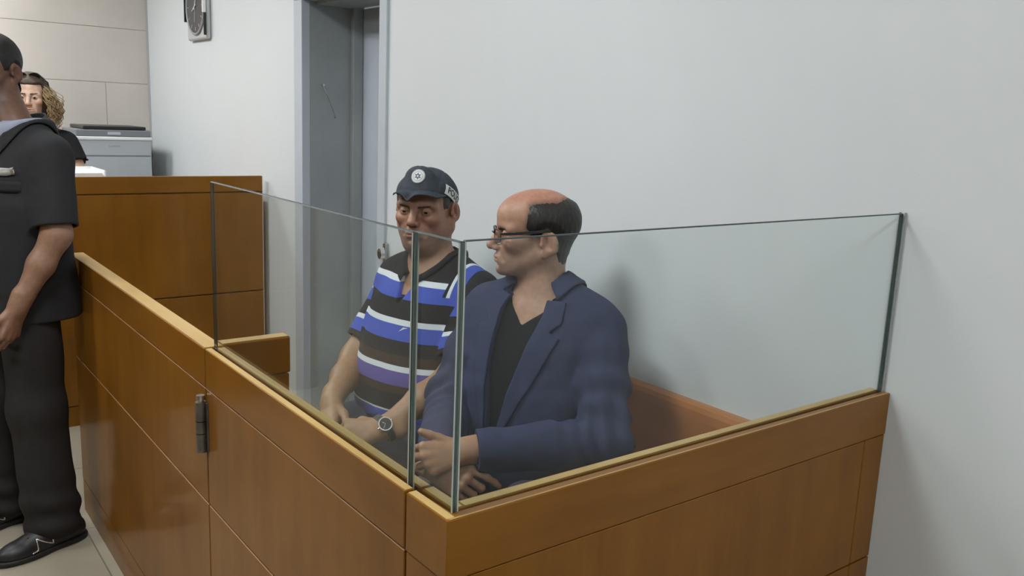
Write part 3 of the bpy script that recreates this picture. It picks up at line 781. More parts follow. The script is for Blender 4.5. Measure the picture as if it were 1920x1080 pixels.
# ------------------------------------------------------------------ anatomy
def head_field(L, P):
    """L: points in head coordinates (x forward, y to the person's left, z up)"""
    jw = P.get('jaw', 1.0); nz = P.get('nose', 1.0); fat = P.get('fat', 0.0); nd = P.get('nosedrop', 0.0)
    Ls = L.copy(); Ls[:, 1] = np.abs(Ls[:, 1])          # mirror
    f = el(L, (-0.012, 0, 0.036), (0.100, 0.078, 0.086))
    f = smin(f, el(L, (0.022, 0, -0.035), (0.067, 0.061 + fat, 0.082)), 0.03)
    f = smin(f, rc(Ls, (-0.005, 0.052 * jw + fat, -0.050), (0.066, 0.020 * jw, -0.096), 0.021 + fat * 0.5, 0.017), 0.025)
    ch_ = P.get('chin', 0.0)
    f = smin(f, sph(L, (0.078 + ch_, 0, -0.097), 0.0185), 0.018)
    if P.get('brow'): f = smin(f, el(L, (0.030, 0, 0.050), (0.058 + P['brow'], 0.064, 0.052)), 0.03)
    f = smin(f, el(Ls, (0.058, 0.043, -0.022), (0.027, 0.022, 0.021)), 0.02)
    f = smin(f, rc(Ls, (0.083, 0.010, 0.020), (0.069, 0.050, 0.017), 0.0115, 0.010), 0.018)
    f = smax(f, -el(Ls, (0.097, 0.032, 0.002), (0.020, 0.021, 0.0125)), 0.013)
    f = smin(f, sph(Ls, (0.0755, 0.032, 0.0), 0.0145), 0.004)
    f = smax(f, -el(Ls, (0.091, 0.032, P.get('slit', -0.001)), (0.011, 0.0120, P.get('open', 0.0032))), 0.0025)
    f = smin(f, el(L, (0.074, 0, -0.066), (0.030, 0.037, 0.029)), 0.02)
    f = smin(f, rc(L, (0.088, 0, 0.012), (0.088 + 0.025 * nz, 0, -0.031 + nd), 0.0080, 0.0122), 0.012)
    f = smin(f, el(Ls, (0.101, 0.0130, -0.037 + nd), (0.0115, 0.0080, 0.0080)), 0.006)
    f = smax(f, -el(Ls, (0.106, 0.0068, -0.0465 + nd), (0.006, 0.0038, 0.005)), 0.003)
    f = smin(f, el(L, (0.0955, 0, -0.0620), (0.0105, 0.022, 0.0052)), 0.006)
    f = smin(f, el(L, (0.0935, 0, -0.0735), (0.0105, 0.019, 0.0060)), 0.006)
    f = smax(f, -el(L, (0.110, 0, -0.0675), (0.016, 0.025, 0.0013)), 0.0025)
    f = smax(f, -rc(Ls, (0.103, 0.020, -0.035), (0.089, 0.036, -0.068), 0.0042), 0.010)
    f = smax(f, -el(L, (0.107, 0, -0.0865), (0.014, 0.020, 0.0055)), 0.010)
    # ears
    E = rot('Y', 14)
    Le = (Ls - V3(*P.get('earpos', (0, 0, 0)))) ; es = P.get('ears', 1.0)
    Ls_keep = Ls; Ls = np.stack([(Le[:, 0] + 0.01) / es - 0.01, Le[:, 1] - 0.32 * np.clip(-Le[:, 0] - 0.004, 0, 0.03) + 0.001, (Le[:, 2] + 0.004) / es - 0.004], 1)
    ear = el(Ls, (-0.012, 0.080 + fat * 0.6, -0.004), (0.0195, 0.0085, 0.031), E)
    ear = smin(ear, el(Ls, (-0.004, 0.078 + fat * 0.6, -0.032), (0.0085, 0.0060, 0.0105)), 0.008)
    ear = smax(ear, -el(Ls, (-0.008, 0.0925 + fat * 0.6, -0.003), (0.0130, 0.0140, 0.0220), E), 0.003)
    ear = smin(ear, el(Ls, (-0.0145, 0.0822 + fat * 0.6, 0.000), (0.0038, 0.0045, 0.0160), E), 0.003)
    ear = smin(ear, el(Ls, (0.0055, 0.0800 + fat * 0.6, -0.009), (0.0045, 0.0050, 0.0060)), 0.004)
    f = smin(f, ear, 0.006); Ls = Ls_keep
    # neck
    nr = P.get('neck', 0.056)
    b = P.get('neckbase', (-0.045, 0, -0.17))
    f = smin(f, rc(L, (-0.026, 0, -0.05), b, nr, nr + 0.004), 0.03)
    if P.get('double'):
        f = smin(f, el(L, (0.040, 0, -0.110), (0.042, 0.045, 0.026)), 0.025)
    f = smin(f, sph(L, (0.018, 0, -0.125), 0.016), 0.03)
    return f
def head_color(L, base, P):
    """complexion: redder cheeks, nose, ears, lips; beard shadow where the beard grows"""
    C = np.tile(V3(*base), (len(L), 1)); y = np.abs(L[:, 1])
    def blob(c, r): return np.exp(-(((L[:, 0] - c[0]) / r[0]) ** 2 + ((y - c[1]) / r[1]) ** 2 + ((L[:, 2] - c[2]) / r[2]) ** 2))
    red = blob((0.07, 0.045, -0.025), (0.03, 0.025, 0.025)) * 0.5 + blob((0.115, 0, -0.033), (0.02, 0.02, 0.02)) * 0.6 + blob((-0.01, 0.085, -0.005), (0.03, 0.015, 0.04)) * 0.6
    C = C * (1 - red[:, None] * V3(0.02, 0.22, 0.26))
    lip = np.clip(blob((0.102, 0, -0.0675), (0.02, 0.022, 0.0105)) * 2.2 - 0.7, 0, 1)
    C = C * (1 - lip[:, None] * V3(0.10, 0.36, 0.34))
    st = np.clip(blob((0.06, 0.02, -0.085), (0.07, 0.07, 0.038)) * 1.4 - 0.1, 0, 1) * (L[:, 2] < 0.0) * P.get('stubble', 0.3) * (1 - lip)
    C = C * (1 - st[:, None] * V3(0.55, 0.48, 0.42))
    sc = P.get('scalp')
    if sc is not None:
        s = np.clip((L[:, 2] - 0.06) / 0.04, 0, 1)
        C = C * (1 - s[:, None] * (1 - V3(*sc)))
    if P.get('seed'):
        n = Noise(45, P['seed'])(L); C = C * (1 + 0.08 * n[:, None])
        r = np.random.RandomState(P['seed'])
        for _ in range(P.get('spots', 0)):
            a = r.rand() * 3.0 - 1.5; t = r.rand() * 0.9 + 0.25
            c = V3(-0.012 + 0.1 * math.cos(t) * math.cos(a) * 1.0, 0.078 * math.cos(t) * math.sin(a), 0.036 + 0.086 * math.sin(t))
            d = np.linalg.norm(L - c, axis=1); k = np.exp(-(d / (0.0016 + 0.0016 * r.rand())) ** 2)
            C = C * (1 - k[:, None] * V3(0.35, 0.45, 0.45))
    return C
def hair_from(headf, L, reg, thick, edge=0.012, noise=None):
    """hair lies thick outside the scalp where reg>0 and sinks under it where reg<0"""
    off = np.clip(reg / edge, -1, 1) * thick
    f = headf - off
    if noise is not None: f = f + noise(L)
    return f
FING = [((0.020, 0.016, 0.0), (0.092, 0.030, 0.004), (0.042, 0.025, 0.020), 0.0098, 0.07),
        ((0.020, 0.005, 0.0), (0.095, 0.008, 0.006), (0.046, 0.029, 0.021), 0.0100, 0.01),
        ((0.018, -0.007, 0.0), (0.089, -0.013, 0.003), (0.043, 0.027, 0.021), 0.0095, -0.05),
        ((0.015, -0.018, 0.0), (0.080, -0.032, -0.002), (0.034, 0.020, 0.018), 0.0083, -0.11)]
def hand_field(L, curls, thumb, k=0.004):
    f = rc(L, (-0.05, 0.011, 0), (0.012, 0.012, -0.001), 0.0215, 0.0195)
    f = smin(f, rc(L, (-0.05, -0.011, 0), (0.012, -0.012, -0.001), 0.0215, 0.0195), 0.012)
    for (b, m, ph, r, sp) in FING: f = smin(f, rc(L, b, m, 0.0140, 0.0122), 0.013)
    f = smin(f, el(L, (0.050, -0.020, -0.012), (0.034, 0.018, 0.013)), 0.012)
    f = smin(f, el(L, (0.040, 0.022, -0.012), (0.030, 0.019, 0.015)), 0.012)
    for i, (b, m, ph, r, sp) in enumerate(FING):
        cu = curls[i]; p = np.array(m); a = 0.0; g = None
        for j in range(3):
            a += math.radians(cu[j])
            d = np.array([math.cos(a) * math.cos(sp), math.sin(sp) * max(0.0, math.cos(a)), -math.sin(a)])
            q = p + d * ph[j]
            s = rc(L, p, q, r - 0.0009 * j, r - 0.0009 * (j + 1))
            g = s if g is None else smin(g, s, 0.003)
            g = smin(g, sph(L, q, r - 0.0006 * (j + 1)), 0.003) if j < 2 else g
            p = q
        f = smin(f, g, k)
    g = rc(L, thumb[0], thumb[1], 0.0150, 0.0125)
    g = smin(g, rc(L, thumb[1], thumb[2], 0.0122, 0.0105), 0.004)
    g = smin(g, rc(L, thumb[2], thumb[3], 0.0108, 0.0082), 0.003)
    return smin(f, g, 0.006)
TH_OPEN = ((0.018, 0.020, -0.006), (0.050, 0.046, -0.014), (0.080, 0.057, -0.014), (0.104, 0.060, -0.010))
TH_UP = ((0.018, 0.020, -0.004), (0.050, 0.042, -0.002), (0.072, 0.055, 0.002), (0.090, 0.066, 0.003))
TH_IN = ((0.018, 0.020, -0.008), (0.052, 0.042, -0.022), (0.082, 0.038, -0.034), (0.104, 0.022, -0.040))
def hand_frame(wrist, d, n, left, s=1.0):
    d = nrm(d); n = np.asarray(n, dtype=float); n = n - d * np.dot(n, d); n = nrm(n)
    t = np.cross(n, d) * (-1 if left else 1)
    F = Frame((0, 0, 0), (1, 0, 0)); F.o = V3(*wrist); F.M = np.stack([d, t, n], 1).astype(F32); F.s = V3(s, s, s)
    return F
class Table:
    """smooth profile of centre, half depth, half width by height"""
    def __init__(s, rows):
        r = np.array(rows, dtype=float); z = np.linspace(r[0, 0], r[-1, 0], 240)
        s.z = z; s.c = []
        k = np.exp(-np.linspace(-2, 2, 25) ** 2); k /= k.sum()
        for i in range(1, r.shape[1]):
            y = np.interp(z, r[:, 0], r[:, i]); yp = np.concatenate([np.full(12, y[0]), y, np.full(12, y[-1])])
            s.c.append(np.convolve(yp, k, 'valid'))
    def __call__(s, z, i): return np.interp(z, s.z, s.c[i]).astype(F32)
def torso_field(L, T, zlo, zhi, off=0.0, e=2.4):
    z = L[:, 2]
    cx = T(z, 0); a = T(z, 1) + off; b = T(z, 2) + off
    q = (np.abs((L[:, 0] - cx) / a) ** e + np.abs(L[:, 1] / b) ** e) ** (1 / e)
    f = (q - 1) * np.minimum(a, b) * 0.9
    f = smax(f, zlo - z, 0.02)
    return smax(f, z - zhi, 0.03)
def shoe(parent, pos, fwd, name='shoe', deco=False):
    F = Frame(pos, fwd)
    def f(P):
        L = F.loc(P)
        g = rc(L, (-0.09, 0, 0.045), (0.02, 0, 0.045), 0.040, 0.044)
        g = smin(g, el(L, (0.09, 0, 0.033), (0.085, 0.047, 0.036)), 0.03)
        g = smin(g, rc(L, (-0.06, 0, 0.07), (-0.055, 0, 0.10), 0.043, 0.042), 0.03)
        g = smin(g, rc(L, (-0.03, 0, 0.075), (0.07, 0, 0.05), 0.034, 0.028), 0.02)
        return smax(g, 0.014 - L[:, 2], 0.006)
    def fs(P):
        L = F.loc(P)
        g = smin(el(L, (0.07, 0, 0.01), (0.112, 0.050, 0.05)), el(L, (-0.07, 0, 0.01), (0.068, 0.043, 0.05)), 0.04)
        return smax(smax(g, L[:, 2] - 0.020, 0.004), 0.0005 - L[:, 2], 0.004)
    lo = F.o - V3(0.24, 0.24, 0.02); hi = F.o + V3(0.24, 0.24, 0.17)
    up = org(name, f, lo, hi, 0.004, M_shoe, parent)
    org('sole', fs, lo, hi, 0.004, M_sole, up)
    if deco:
        for sd in (1, -1):
            zig = [(0.082, 0.026), (0.062, 0.030), (0.060, 0.068), (0.008, 0.036), (0.012, 0.082), (-0.056, 0.066), (-0.062, 0.074)]
            pts = []
            for i in range(len(zig) - 1):
                for t in np.linspace(0, 1, 8, endpoint=False): pts.append((zig[i][0] * (1 - t) + zig[i + 1][0] * t, zig[i][1] * (1 - t) + zig[i + 1][1] * t))
            S = F.pts([(a, sd * 0.09, b) for a, b in pts])
            S = march(f, S, np.tile(F.M[:, 1] * -sd, (len(S), 1)), 0.0005, 40)
            tube('side_line', [tuple(p) for p in S], 0.0030, M_silver, up, n=6)
        S = F.pts([(0.02 + 0.015 * k, 0.02 * (-1) ** k, 0.14) for k in range(5)])
        S = march(f, S, np.tile(-F.M[:, 2], (len(S), 1)), 0.001, 40)
        tube('lace', [tuple(p) for p in S], 0.0025, mat('dark_red_lace', (0.10, 0.02, 0.02), 0.7), up, n=6)
        toe = march(f, F.pts([(0.15, 0.03, 0.15)]), -F.M[:, 2:3].T, 0, 40)
    return up
def eyes(F, parent, gaze=(1, 0, 0)):
    for s in (1, -1):
        bm = bmesh.new(); bmesh.ops.create_uvsphere(bm, u_segments=24, v_segments=16, radius=0.0128)
        g = Vector(nrm(F.M @ V3(*gaze))); c = Vector(F.pt(0.0762, s * 0.032, 0.0))
        for v in bm.verts: v.co = v.co + c
        for fc in bm.faces: fc.smooth = True
        ey = bm_obj('eye', bm, M_eye, parent)
        x = g.orthogonal().normalized(); y = g.cross(x); bm = bmesh.new(); rings = []
        for r in (0.0058, 0.0035):
            rings.append([bm.verts.new(c + g * (math.sqrt(0.0128 ** 2 - r * r) + 0.0002) + (x * math.cos(t) + y * math.sin(t)) * r) for t in np.linspace(0, 2 * math.pi, 20, endpoint=False)])
        m_ = bm.verts.new(c + g * 0.0131)
        for i in range(20):
            bm.faces.new((rings[0][i], rings[0][(i + 1) % 20], rings[1][(i + 1) % 20], rings[1][i])); bm.faces.new((rings[1][i], rings[1][(i + 1) % 20], m_))
        bm_obj('iris', bm, M_iris, ey)
def brows(F, hf, parent, m, h=0.0):
    def f(P):
        L = F.loc(P); y = np.abs(L[:, 1])
        d = rc(np.stack([np.zeros_like(y), y, L[:, 2]], 1), (0, 0.014, 0.020 + h), (0, 0.046, 0.024 + h), 0.0034, 0.0024)
        d = np.where(L[:, 0] > 0.04, d, 1)
        return hf(P) - np.clip(-d / 0.004, -1, 1) * 0.0012 + 0.0005 * Noise(900, 3)(L)
    c = F.pt(0.08, 0, 0.022); org('eyebrow', f, c - 0.065, c + 0.065, 0.0022, m, parent)

def person(name_loc, label):
    return empty('person', name_loc, label, 'person')
def collar_ring(name, nc, axis, T_f, r_top, z_top, r_out, th0, th1, m, parent, fr, n=40, thick=0.004, lift=0.006, drop=None, label=None, zf=0.0):
    """folded collar: from a line standing round the neck out and down onto the shoulders
    fr: torso frame; th measured from front (deg), positive to the person's left"""
    G = []; Nn = []
    for i in range(n + 1):
        th = math.radians(th0 + (th1 - th0) * i / n); c, s = math.cos(th), math.sin(th)
        rt = r_top(th) if callable(r_top) else r_top; ro = r_out(th) if callable(r_out) else r_out
        zt = z_top(th) if callable(z_top) else z_top
        top = np.array([nc[0] + rt * c, nc[1] + rt * s, zt])
        st = fr.pts([(nc[0] + ro * c, nc[1] + ro * s, zt + 0.08)])
        bt = fr.loc(march(T_f, st, np.tile(-fr.M[:, 2], (1, 1)), lift, 40))[0]
        row = []
        for j in range(7):
            t = j / 6; p = top * (1 - t) + bt * t
            p = p + np.array([c, s, 0.0]) * 0.010 * math.sin(math.pi * t) + np.array([0, 0, 0.010 * math.sin(math.pi * t)])
            row.append(fr.pt(*p))
        G.append(row)
        e = fr.M @ V3(c * 0.7, s * 0.7, 0.7); Nn.append([e] * 7)
    return strip(name, G, thick, Nn, m, parent, label)

# ================================================================== seated man in the navy jacket
def seg_len(a, b): return float(np.linalg.norm(np.asarray(a) - np.asarray(b)))
def lerp(a, b, t): return np.asarray(a, dtype=float) * (1 - t) + np.asarray(b, dtype=float) * t
def arm_field(P, sh, elb, wr, r, wrinkle=None, cut=1.0):
    e = lerp(elb, wr, cut)
    f = smin(rc(P, sh, elb, r[0], r[1]), rc(P, elb, e, r[1], r[2]), 0.025)
    return f
def legs_field(L, hip, knee, ank, r, k=0.04):
    f = None
    for s in (1, -1):
        g = smin(rc(L, (hip[0], s * hip[1], hip[2]), (knee[0], s * knee[1], knee[2]), r[0], r[1]),
                 rc(L, (knee[0], s * knee[1], knee[2]), (ank[0], s * ank[1], ank[2]), r[1] * 0.92, r[2]), 0.03)
        f = g if f is None else smin(f, g, k)
    return f
def build_jacket_man():
    p = person((1.46, 1.77, 0.0), 'bald seated man in a navy linen jacket and black spectacles, nearest the end barrier')
    fr = Frame((1.47, 1.785, 0), (-0.945, -0.327, 0))
    T = Table([(0.42, -0.04, 0.12, 0.175), (0.52, -0.02, 0.14, 0.19), (0.64, 0.02, 0.145, 0.185), (0.76, 0.035, 0.138, 0.178), (0.88, 0.03, 0.126, 0.182), (0.97, 0.012, 0.112, 0.178), (1.03, -0.004, 0.090, 0.150), (1.09, -0.018, 0.060, 0.095)])
    shL = fr.pt(-0.012, 0.182, 1.005); shR = fr.pt(-0.012, -0.182, 1.005)
    elL = (1.435, 1.462, 0.775); wrL = (1.115, 1.622, 0.762)
    elR = (1.275, 1.915, 0.790); wrR = (1.085, 1.690, 0.702)
    hd = Frame((1.468, 1.816, 1.245), (-0.86, 0.51, -0.01), scale=(1.05, 1.0, 0.99))
    nb = hd.loc(fr.pts([(-0.005, 0, 1.05)]))[0]
    HP = dict(neckbase=tuple(nb), neck=0.055, chin=0.004, brow=0.010, stubble=0.28, seed=11, spots=16, scalp=(1.02, 0.88, 0.88), jaw=1.02, nose=1.05, nosedrop=-0.001, earpos=(-0.012, 0.002, -0.010), ears=1.12)
    hf = lambda P: head_field(hd.loc(P), HP)
    HL = hand_frame(wrL, (-0.95, 0.26, -0.10), (-0.22, -0.86, 0.46), True, 0.98)
    HR = hand_frame(wrR, (0.30, -0.95, -0.10), (-0.72, -0.18, 0.66), False, 1.02)
    cL = [(66, 62, 30), (72, 64, 32), (76, 66, 32), (80, 66, 32)]
    cR = [(26, 34, 20), (58, 66, 32), (62, 70, 34), (64, 70, 36)]
    def chest(P, off): 
        L = fr.loc(P)
        t = torso_field(L, T, 0.478, 1.075, off)
        t = smin(t, rc(L, (-0.015, 0.15, 1.0), (-0.015, -0.15, 1.0), 0.070 + off), 0.05)
        Ls = L.copy(); Ls[:, 1] = np.abs(Ls[:, 1])
        return smin(t, rc(Ls, (-0.030, 0.045, 1.085), (-0.012, 0.165, 1.030), 0.045 + off, 0.048 + off), 0.04)
    # body
    upper = lambda P: smin(hf(P), chest(P, -0.008), 0.035)
    c = hd.o
    parts = [surf(upper, c - V3(0.14, 0.14, 0.27), c + V3(0.14, 0.14, 0.15), 0.0022)]
    for F, cu, th, el_, w in ((HL, cL, TH_UP, elL, wrL), (HR, cR, TH_OPEN, elR, wrR)):
        g = lambda P, F=F, cu=cu, th=th, el_=el_, w=w: smin(hand_field(F.loc(P), cu, th), rc(P, lerp(el_, w, 0.45), lerp(el_, w, 0.96), 0.036, 0.026), 0.02)
        a = np.minimum(F.pts([(0.21, 0.1, 0.06), (0.21, -0.08, -0.1), (-0.14, 0.05, 0.05), (-0.14, -0.05, -0.05)]).min(0), 9); b = F.pts([(0.21, 0.1, 0.06), (0.21, -0.08, -0.1), (-0.14, 0.05, 0.05), (-0.14, -0.05, -0.05)]).max(0)
        parts.append(surf(g, a - 0.06, b + 0.06, 0.0021))
    def rest(P):
        L = fr.loc(P)
        f = smin(chest(P, -0.022), legs_field(L, (-0.02, 0.09, 0.545), (0.43, 0.12, 0.54), (0.40, 0.13, 0.10), (0.075, 0.055, 0.035)), 0.04)
        for s, e, w in ((shL, elL, wrL), (shR, elR, wrR)): f = smin(f, arm_field(P, s, e, w, (0.045, 0.036, 0.024)), 0.02)
        return f
    parts.append(surf(rest, (0.95, 1.35, 0.06), (1.72, 2.15, 1.05), 0.012))
    v, q = join(parts)
    body = mesh_obj('body', v, q, M_skin, p, True, 'bald head with ruddy scalp, and crossed hands')
    L = hd.loc(v); C = head_color(L, (0.395, 0.228, 0.155), HP)
    far = np.clip((np.linalg.norm(v - hd.o, axis=1) - 0.15) / 0.10, 0, 1)[:, None]
    vcol(body, C * (1 - far) + far * V3(0.345, 0.185, 0.108))
    eyes(hd, p, (1, 0.05, -0.05))
    brows(hd, hf, p, M_brow, -0.007)
    # hair: dark fringe round the sides and back of a bald crown
    def fringe(L):
        x, y, z = L[:, 0], np.abs(L[:, 1]), L[:, 2]
        n = Noise((60, 60, 60), 5)(L) * 0.006
        top = 0.086 + 0.42 * np.clip(-0.05 - x, 0, 1) - 0.25 * np.clip(x + 0.0, 0, 1) + n * 0.5
        front = 0.030 - 0.15 * np.clip(z - 0.03, 0, 1) - 0.5 * np.clip(0.025 - z, 0, 1) + n * 0.4
        low = 0.002 - 0.076 * (1 / (1 + np.exp((x + 0.046) / 0.005)))
        r = np.minimum(np.minimum(top - z, (front - x)), z - low)
        return np.minimum(r, el(np.stack([x, y, z], 1), (-0.022, 0.085, -0.016), (0.029, 0.03, 0.037)))
    C = C * (1 - 0.6 * np.clip((fringe(L) + 0.016) / 0.016, 0, 1)[:, None] * (L[:, 2] > -0.03)[:, None] * (np.abs(L[:, 1]) < 0.079)[:, None])
    C = C * (1 - far) + far * V3(0.345, 0.185, 0.108)
    body.data.attributes['Col'].data.foreach_set('color', np.concatenate([C, np.ones((len(C), 1))], 1).astype(F32).ravel())
    def hair(P):
        L = hd.loc(P); r = fringe(L)
        wave = 0.0013 * Noise((420, 420, 60), 8)(L)
        return hf(P) - np.clip(r / 0.022, -1, 1) * (0.0060 - 0.035 * np.clip(-0.03 - L[:, 2], 0, 0.1)) + wave - 0.0008
    org('hair', hair, hd.o - 0.15, hd.o + 0.15, 0.0026, M_hair_dark, p, 'dark fringe of hair round a bald crown')
    # spectacles
    gl = empty_part('spectacles', p)
    bm = bmesh.new()
    for s in (1, -1):
        ring = []
        for t in np.linspace(0, 2 * math.pi, 28, endpoint=False):
            cy, sy = math.cos(t), math.sin(t)
            yy = 0.034 + 0.0265 * np.sign(cy) * abs(cy) ** 0.7; zz = -0.003 + 0.0175 * np.sign(sy) * abs(sy) ** 0.75
            ring.append(tuple(hd.pt(0.106 - 0.35 * max(0, yy - 0.03) - 0.0, s * yy, zz)))
        add_tube(bm, ring, 0.0013, 6, True)
        top = [ring[k] for k in range(1, 14)]
        add_tube(bm, top, 0.0021, 6)
        add_tube(bm, [tuple(hd.pt(0.094, s * 0.062, 0.006)), tuple(hd.pt(0.088, s * 0.073, 0.008))], 0.0028, 6)
    add_tube(bm, [tuple(hd.pt(0.108, 0.009, 0.002)), tuple(hd.pt(0.112, 0, 0.005)), tuple(hd.pt(0.108, -0.009, 0.002))], 0.0017, 6)
    fr_ = bm_obj('spectacles', bm, M_black, p, True, 'black rimmed spectacles')
    for s in (1, -1):
        bm = bmesh.new()
        pts = [hd.pt(0.089, s * 0.074, 0.0075), hd.pt(0.05, s * 0.0785, 0.0105), hd.pt(0.012, s * 0.0835, 0.0140), hd.pt(-0.020, s * 0.0870, 0.0200), hd.pt(-0.045, s * 0.083, 0.000)]
        for dz in (-0.0022, 0.0, 0.0022): add_tube(bm, [tuple(q_ + hd.M[:, 2] * dz) for q_ in pts], 0.0020, 6)
        bm_obj('temple_arm', bm, M_black, fr_, True)
        bm = bmesh.new(); ring = []
        for t in np.linspace(0, 2 * math.pi, 28, endpoint=False):
            cy, sy = math.cos(t), math.sin(t)
            yy = 0.034 + 0.0255 * np.sign(cy) * abs(cy) ** 0.7; zz = -0.003 + 0.0165 * np.sign(sy) * abs(sy) ** 0.75
            ring.append(bm.verts.new(hd.pt(0.106 - 0.35 * max(0, yy - 0.03), s * yy, zz)))
        bm.faces.new(ring); bm_obj('lens', bm, M_lens, fr_)
    # jacket
    fold1 = Noise((26, 26, 14), 21); fold2 = Noise((55, 55, 40), 22)
    opening = [(-0.075, 1.14), (0.080, 1.14), (0.062, 1.05), (0.036, 0.93), (0.010, 0.80), (-0.006, 0.70), (-0.030, 0.70), (-0.038, 0.80), (-0.058, 0.93), (-0.068, 1.05)]
    def jtorso(P):
        L = fr.loc(P)
        t = chest(P, 0.012)
        t = smin(t, torso_field(L, Table([(0.46, -0.02, 0.150, 0.20), (0.60, 0.02, 0.158, 0.196), (0.75, 0.035, 0.15, 0.19), (0.85, 0.03, 0.14, 0.19)]), 0.478, 0.85), 0.03)
        Ls = L.copy(); Ls[:, 1] = np.abs(Ls[:, 1])
        return t + 0.0045 * fold1(P) + 0.0022 * fold2(P)
    def jacket(P):
        L = fr.loc(P)
        t = jtorso(P)
        pl = poly2(L[:, 1], L[:, 2], opening)
        cut = np.maximum(pl, -(L[:, 0] - 0.0))
        t = smax(t, -cut, 0.006)
        t = smax(t, -rc(P, fr.pt(-0.012, 0, 1.04), fr.pt(-0.02, 0, 1.2), 0.062, 0.072), 0.008)
        for s, e, w, sd in ((shL, elL, wrL, 1), (shR, elR, wrR, 2)):
            e = V3(*e); w = V3(*w)
            a = arm_field(P, lerp(s, e, -0.02), e, w, (0.072, 0.063, 0.053), cut=0.88)
            # elbow creases and long drag folds
            d = np.linalg.norm(P - e, axis=1); ax = nrm(w - e)
            along = (P - e) @ ax
            a = a + 0.0090 * np.exp(-(d / 0.11) ** 2) * np.sin(along * 120 + 5.0 * Noise((18, 18, 12), 30 + sd)(P)) + 0.0055 * fold1(P) + 0.0035 * fold2(P)
            up = (P - V3(*s)) @ nrm(e - V3(*s))
            a = a + 0.0060 * np.sin(up * 75 + 3.0 * Noise(14, 40 + sd)(P)) * np.exp(-((up - 0.18) / 0.10) ** 2)
            cutp = (P - lerp(e, w, 0.90).astype(F32)) @ ax
            a = smax(a, cutp, 0.004)
            a = smax(a, -np.maximum(rc(P, lerp(e, w, 0.7), lerp(e, w, 1.2), 0.036), -cutp - 0.03), 0.003)
            t = smin(t, a, 0.010)
        return t
    jk = org('jacket', jacket, (1.0, 1.32, 0.4545), (1.74, 2.12, 1.14), 0.0046, M_jacket, p, 'open navy linen jacket')
    jt = lambda P: jtorso(P)
    lapL = [(0.056, 1.085), (0.110, 1.085), (0.120, 1.035), (0.098, 1.012), (0.128, 1.000), (0.112, 0.955), (0.085, 0.88), (0.045, 0.79), (0.000, 0.705), (0.002, 0.74), (0.014, 0.80), (0.039, 0.93), (0.062, 1.05)]
    lapR = [(-0.056, 1.085), (-0.110, 1.085), (-0.120, 1.035), (-0.098, 1.012), (-0.128, 1.000), (-0.116, 0.955), (-0.095, 0.88), (-0.062, 0.79), (-0.034, 0.715), (-0.036, 0.74), (-0.040, 0.80), (-0.058, 0.93), (-0.066, 1.05)]
    for pol in (lapL, lapR):
        def lap(P, pol=pol):
            L = fr.loc(P)
            pl = poly2(L[:, 1], L[:, 2], pol)
            j = jtorso(P)
            sh = np.abs(j - 0.0045) - 0.0028
            return smax(smax(sh, pl, 0.003), -(L[:, 0] + 0.03), 0.003)
        lo = fr.pts([(-0.04, -0.14, 0.70), (0.2, 0.14, 1.14), (-0.04, 0.14, 0.9), (0.2, -0.14, 0.9)])
        org('lapel', lap, lo.min(0) - 0.01, lo.max(0) + 0.01, 0.0026, M_jacket, jk)
    collar_ring('collar', (-0.022, 0.0), None, jt, 0.066, lambda th: 1.050 + 0.072 * (1 - math.cos(th)) / 2, lambda th: 0.108 - 0.006 * math.cos(th), 44, 316, M_jacket, jk, fr, lift=0.004)
    def fall(P):
        L = fr.loc(P); x = L[:, 0] + 0.018; rho = np.hypot(x, L[:, 1])
        f = smax(np.abs(jtorso(P) - 0.0085) - 0.0030, np.abs(rho - 0.086) - 0.026, 0.003)
        return smax(f, x - 0.80 * np.abs(L[:, 1]) - 0.006, 0.003)
    lo = fr.pts([(-0.16, -0.14, 0.98), (0.12, 0.14, 1.16), (-0.16, 0.14, 1.0), (0.12, -0.14, 1.0)])
    org('collar_fall', fall, lo.min(0) - 0.01, lo.max(0) + 0.01, 0.0032, M_jacket, jk)
    # tee shirt
    def tee(P):
        L = fr.loc(P)
        t = chest(P, -0.002)
        vneck = [(-0.085, 1.2), (0.085, 1.2), (0.060, 1.06), (0.0, 1.012), (-0.060, 1.07)]
        pl = poly2(L[:, 1], L[:, 2], vneck)
        t = smax(t, -np.maximum(pl, -(L[:, 0] + 0.0)), 0.003)
        return smax(t, -rc(P, fr.pt(-0.012, 0, 1.04), fr.pt(-0.02, 0, 1.2), 0.064, 0.074), 0.004) + 0.0012 * fold2(P)
    org('tee_shirt', tee, (1.2, 1.5, 0.6), (1.72, 2.05, 1.12), 0.0055, M_tee, p, 'black v-neck tee shirt')
    # trousers
    tf = Noise((20, 20, 12), 33)
    def trou(P):
        L = fr.loc(P)
        f = legs_field(L, (-0.03, 0.095, 0.553), (0.43, 0.125, 0.548), (0.40, 0.13, 0.09), (0.092, 0.075, 0.058))
        f = smin(f, el(L, (-0.04, 0, 0.55), (0.13, 0.185, 0.088)), 0.03)
        return smax(f + 0.004 * tf(P), 0.07 - L[:, 2], 0.004)
    org('trousers', trou, (0.9, 1.45, 0.05), (1.72, 2.1, 0.72), 0.009, M_trouser, p, 'violet-grey trousers')
    for s in (1, -1): shoe(p, tuple(fr.pt(0.43, s * 0.13, 0.0)), fr.M[:, 0], 'shoe')
    return p
def empty_part(n, p): return None
build_jacket_man()

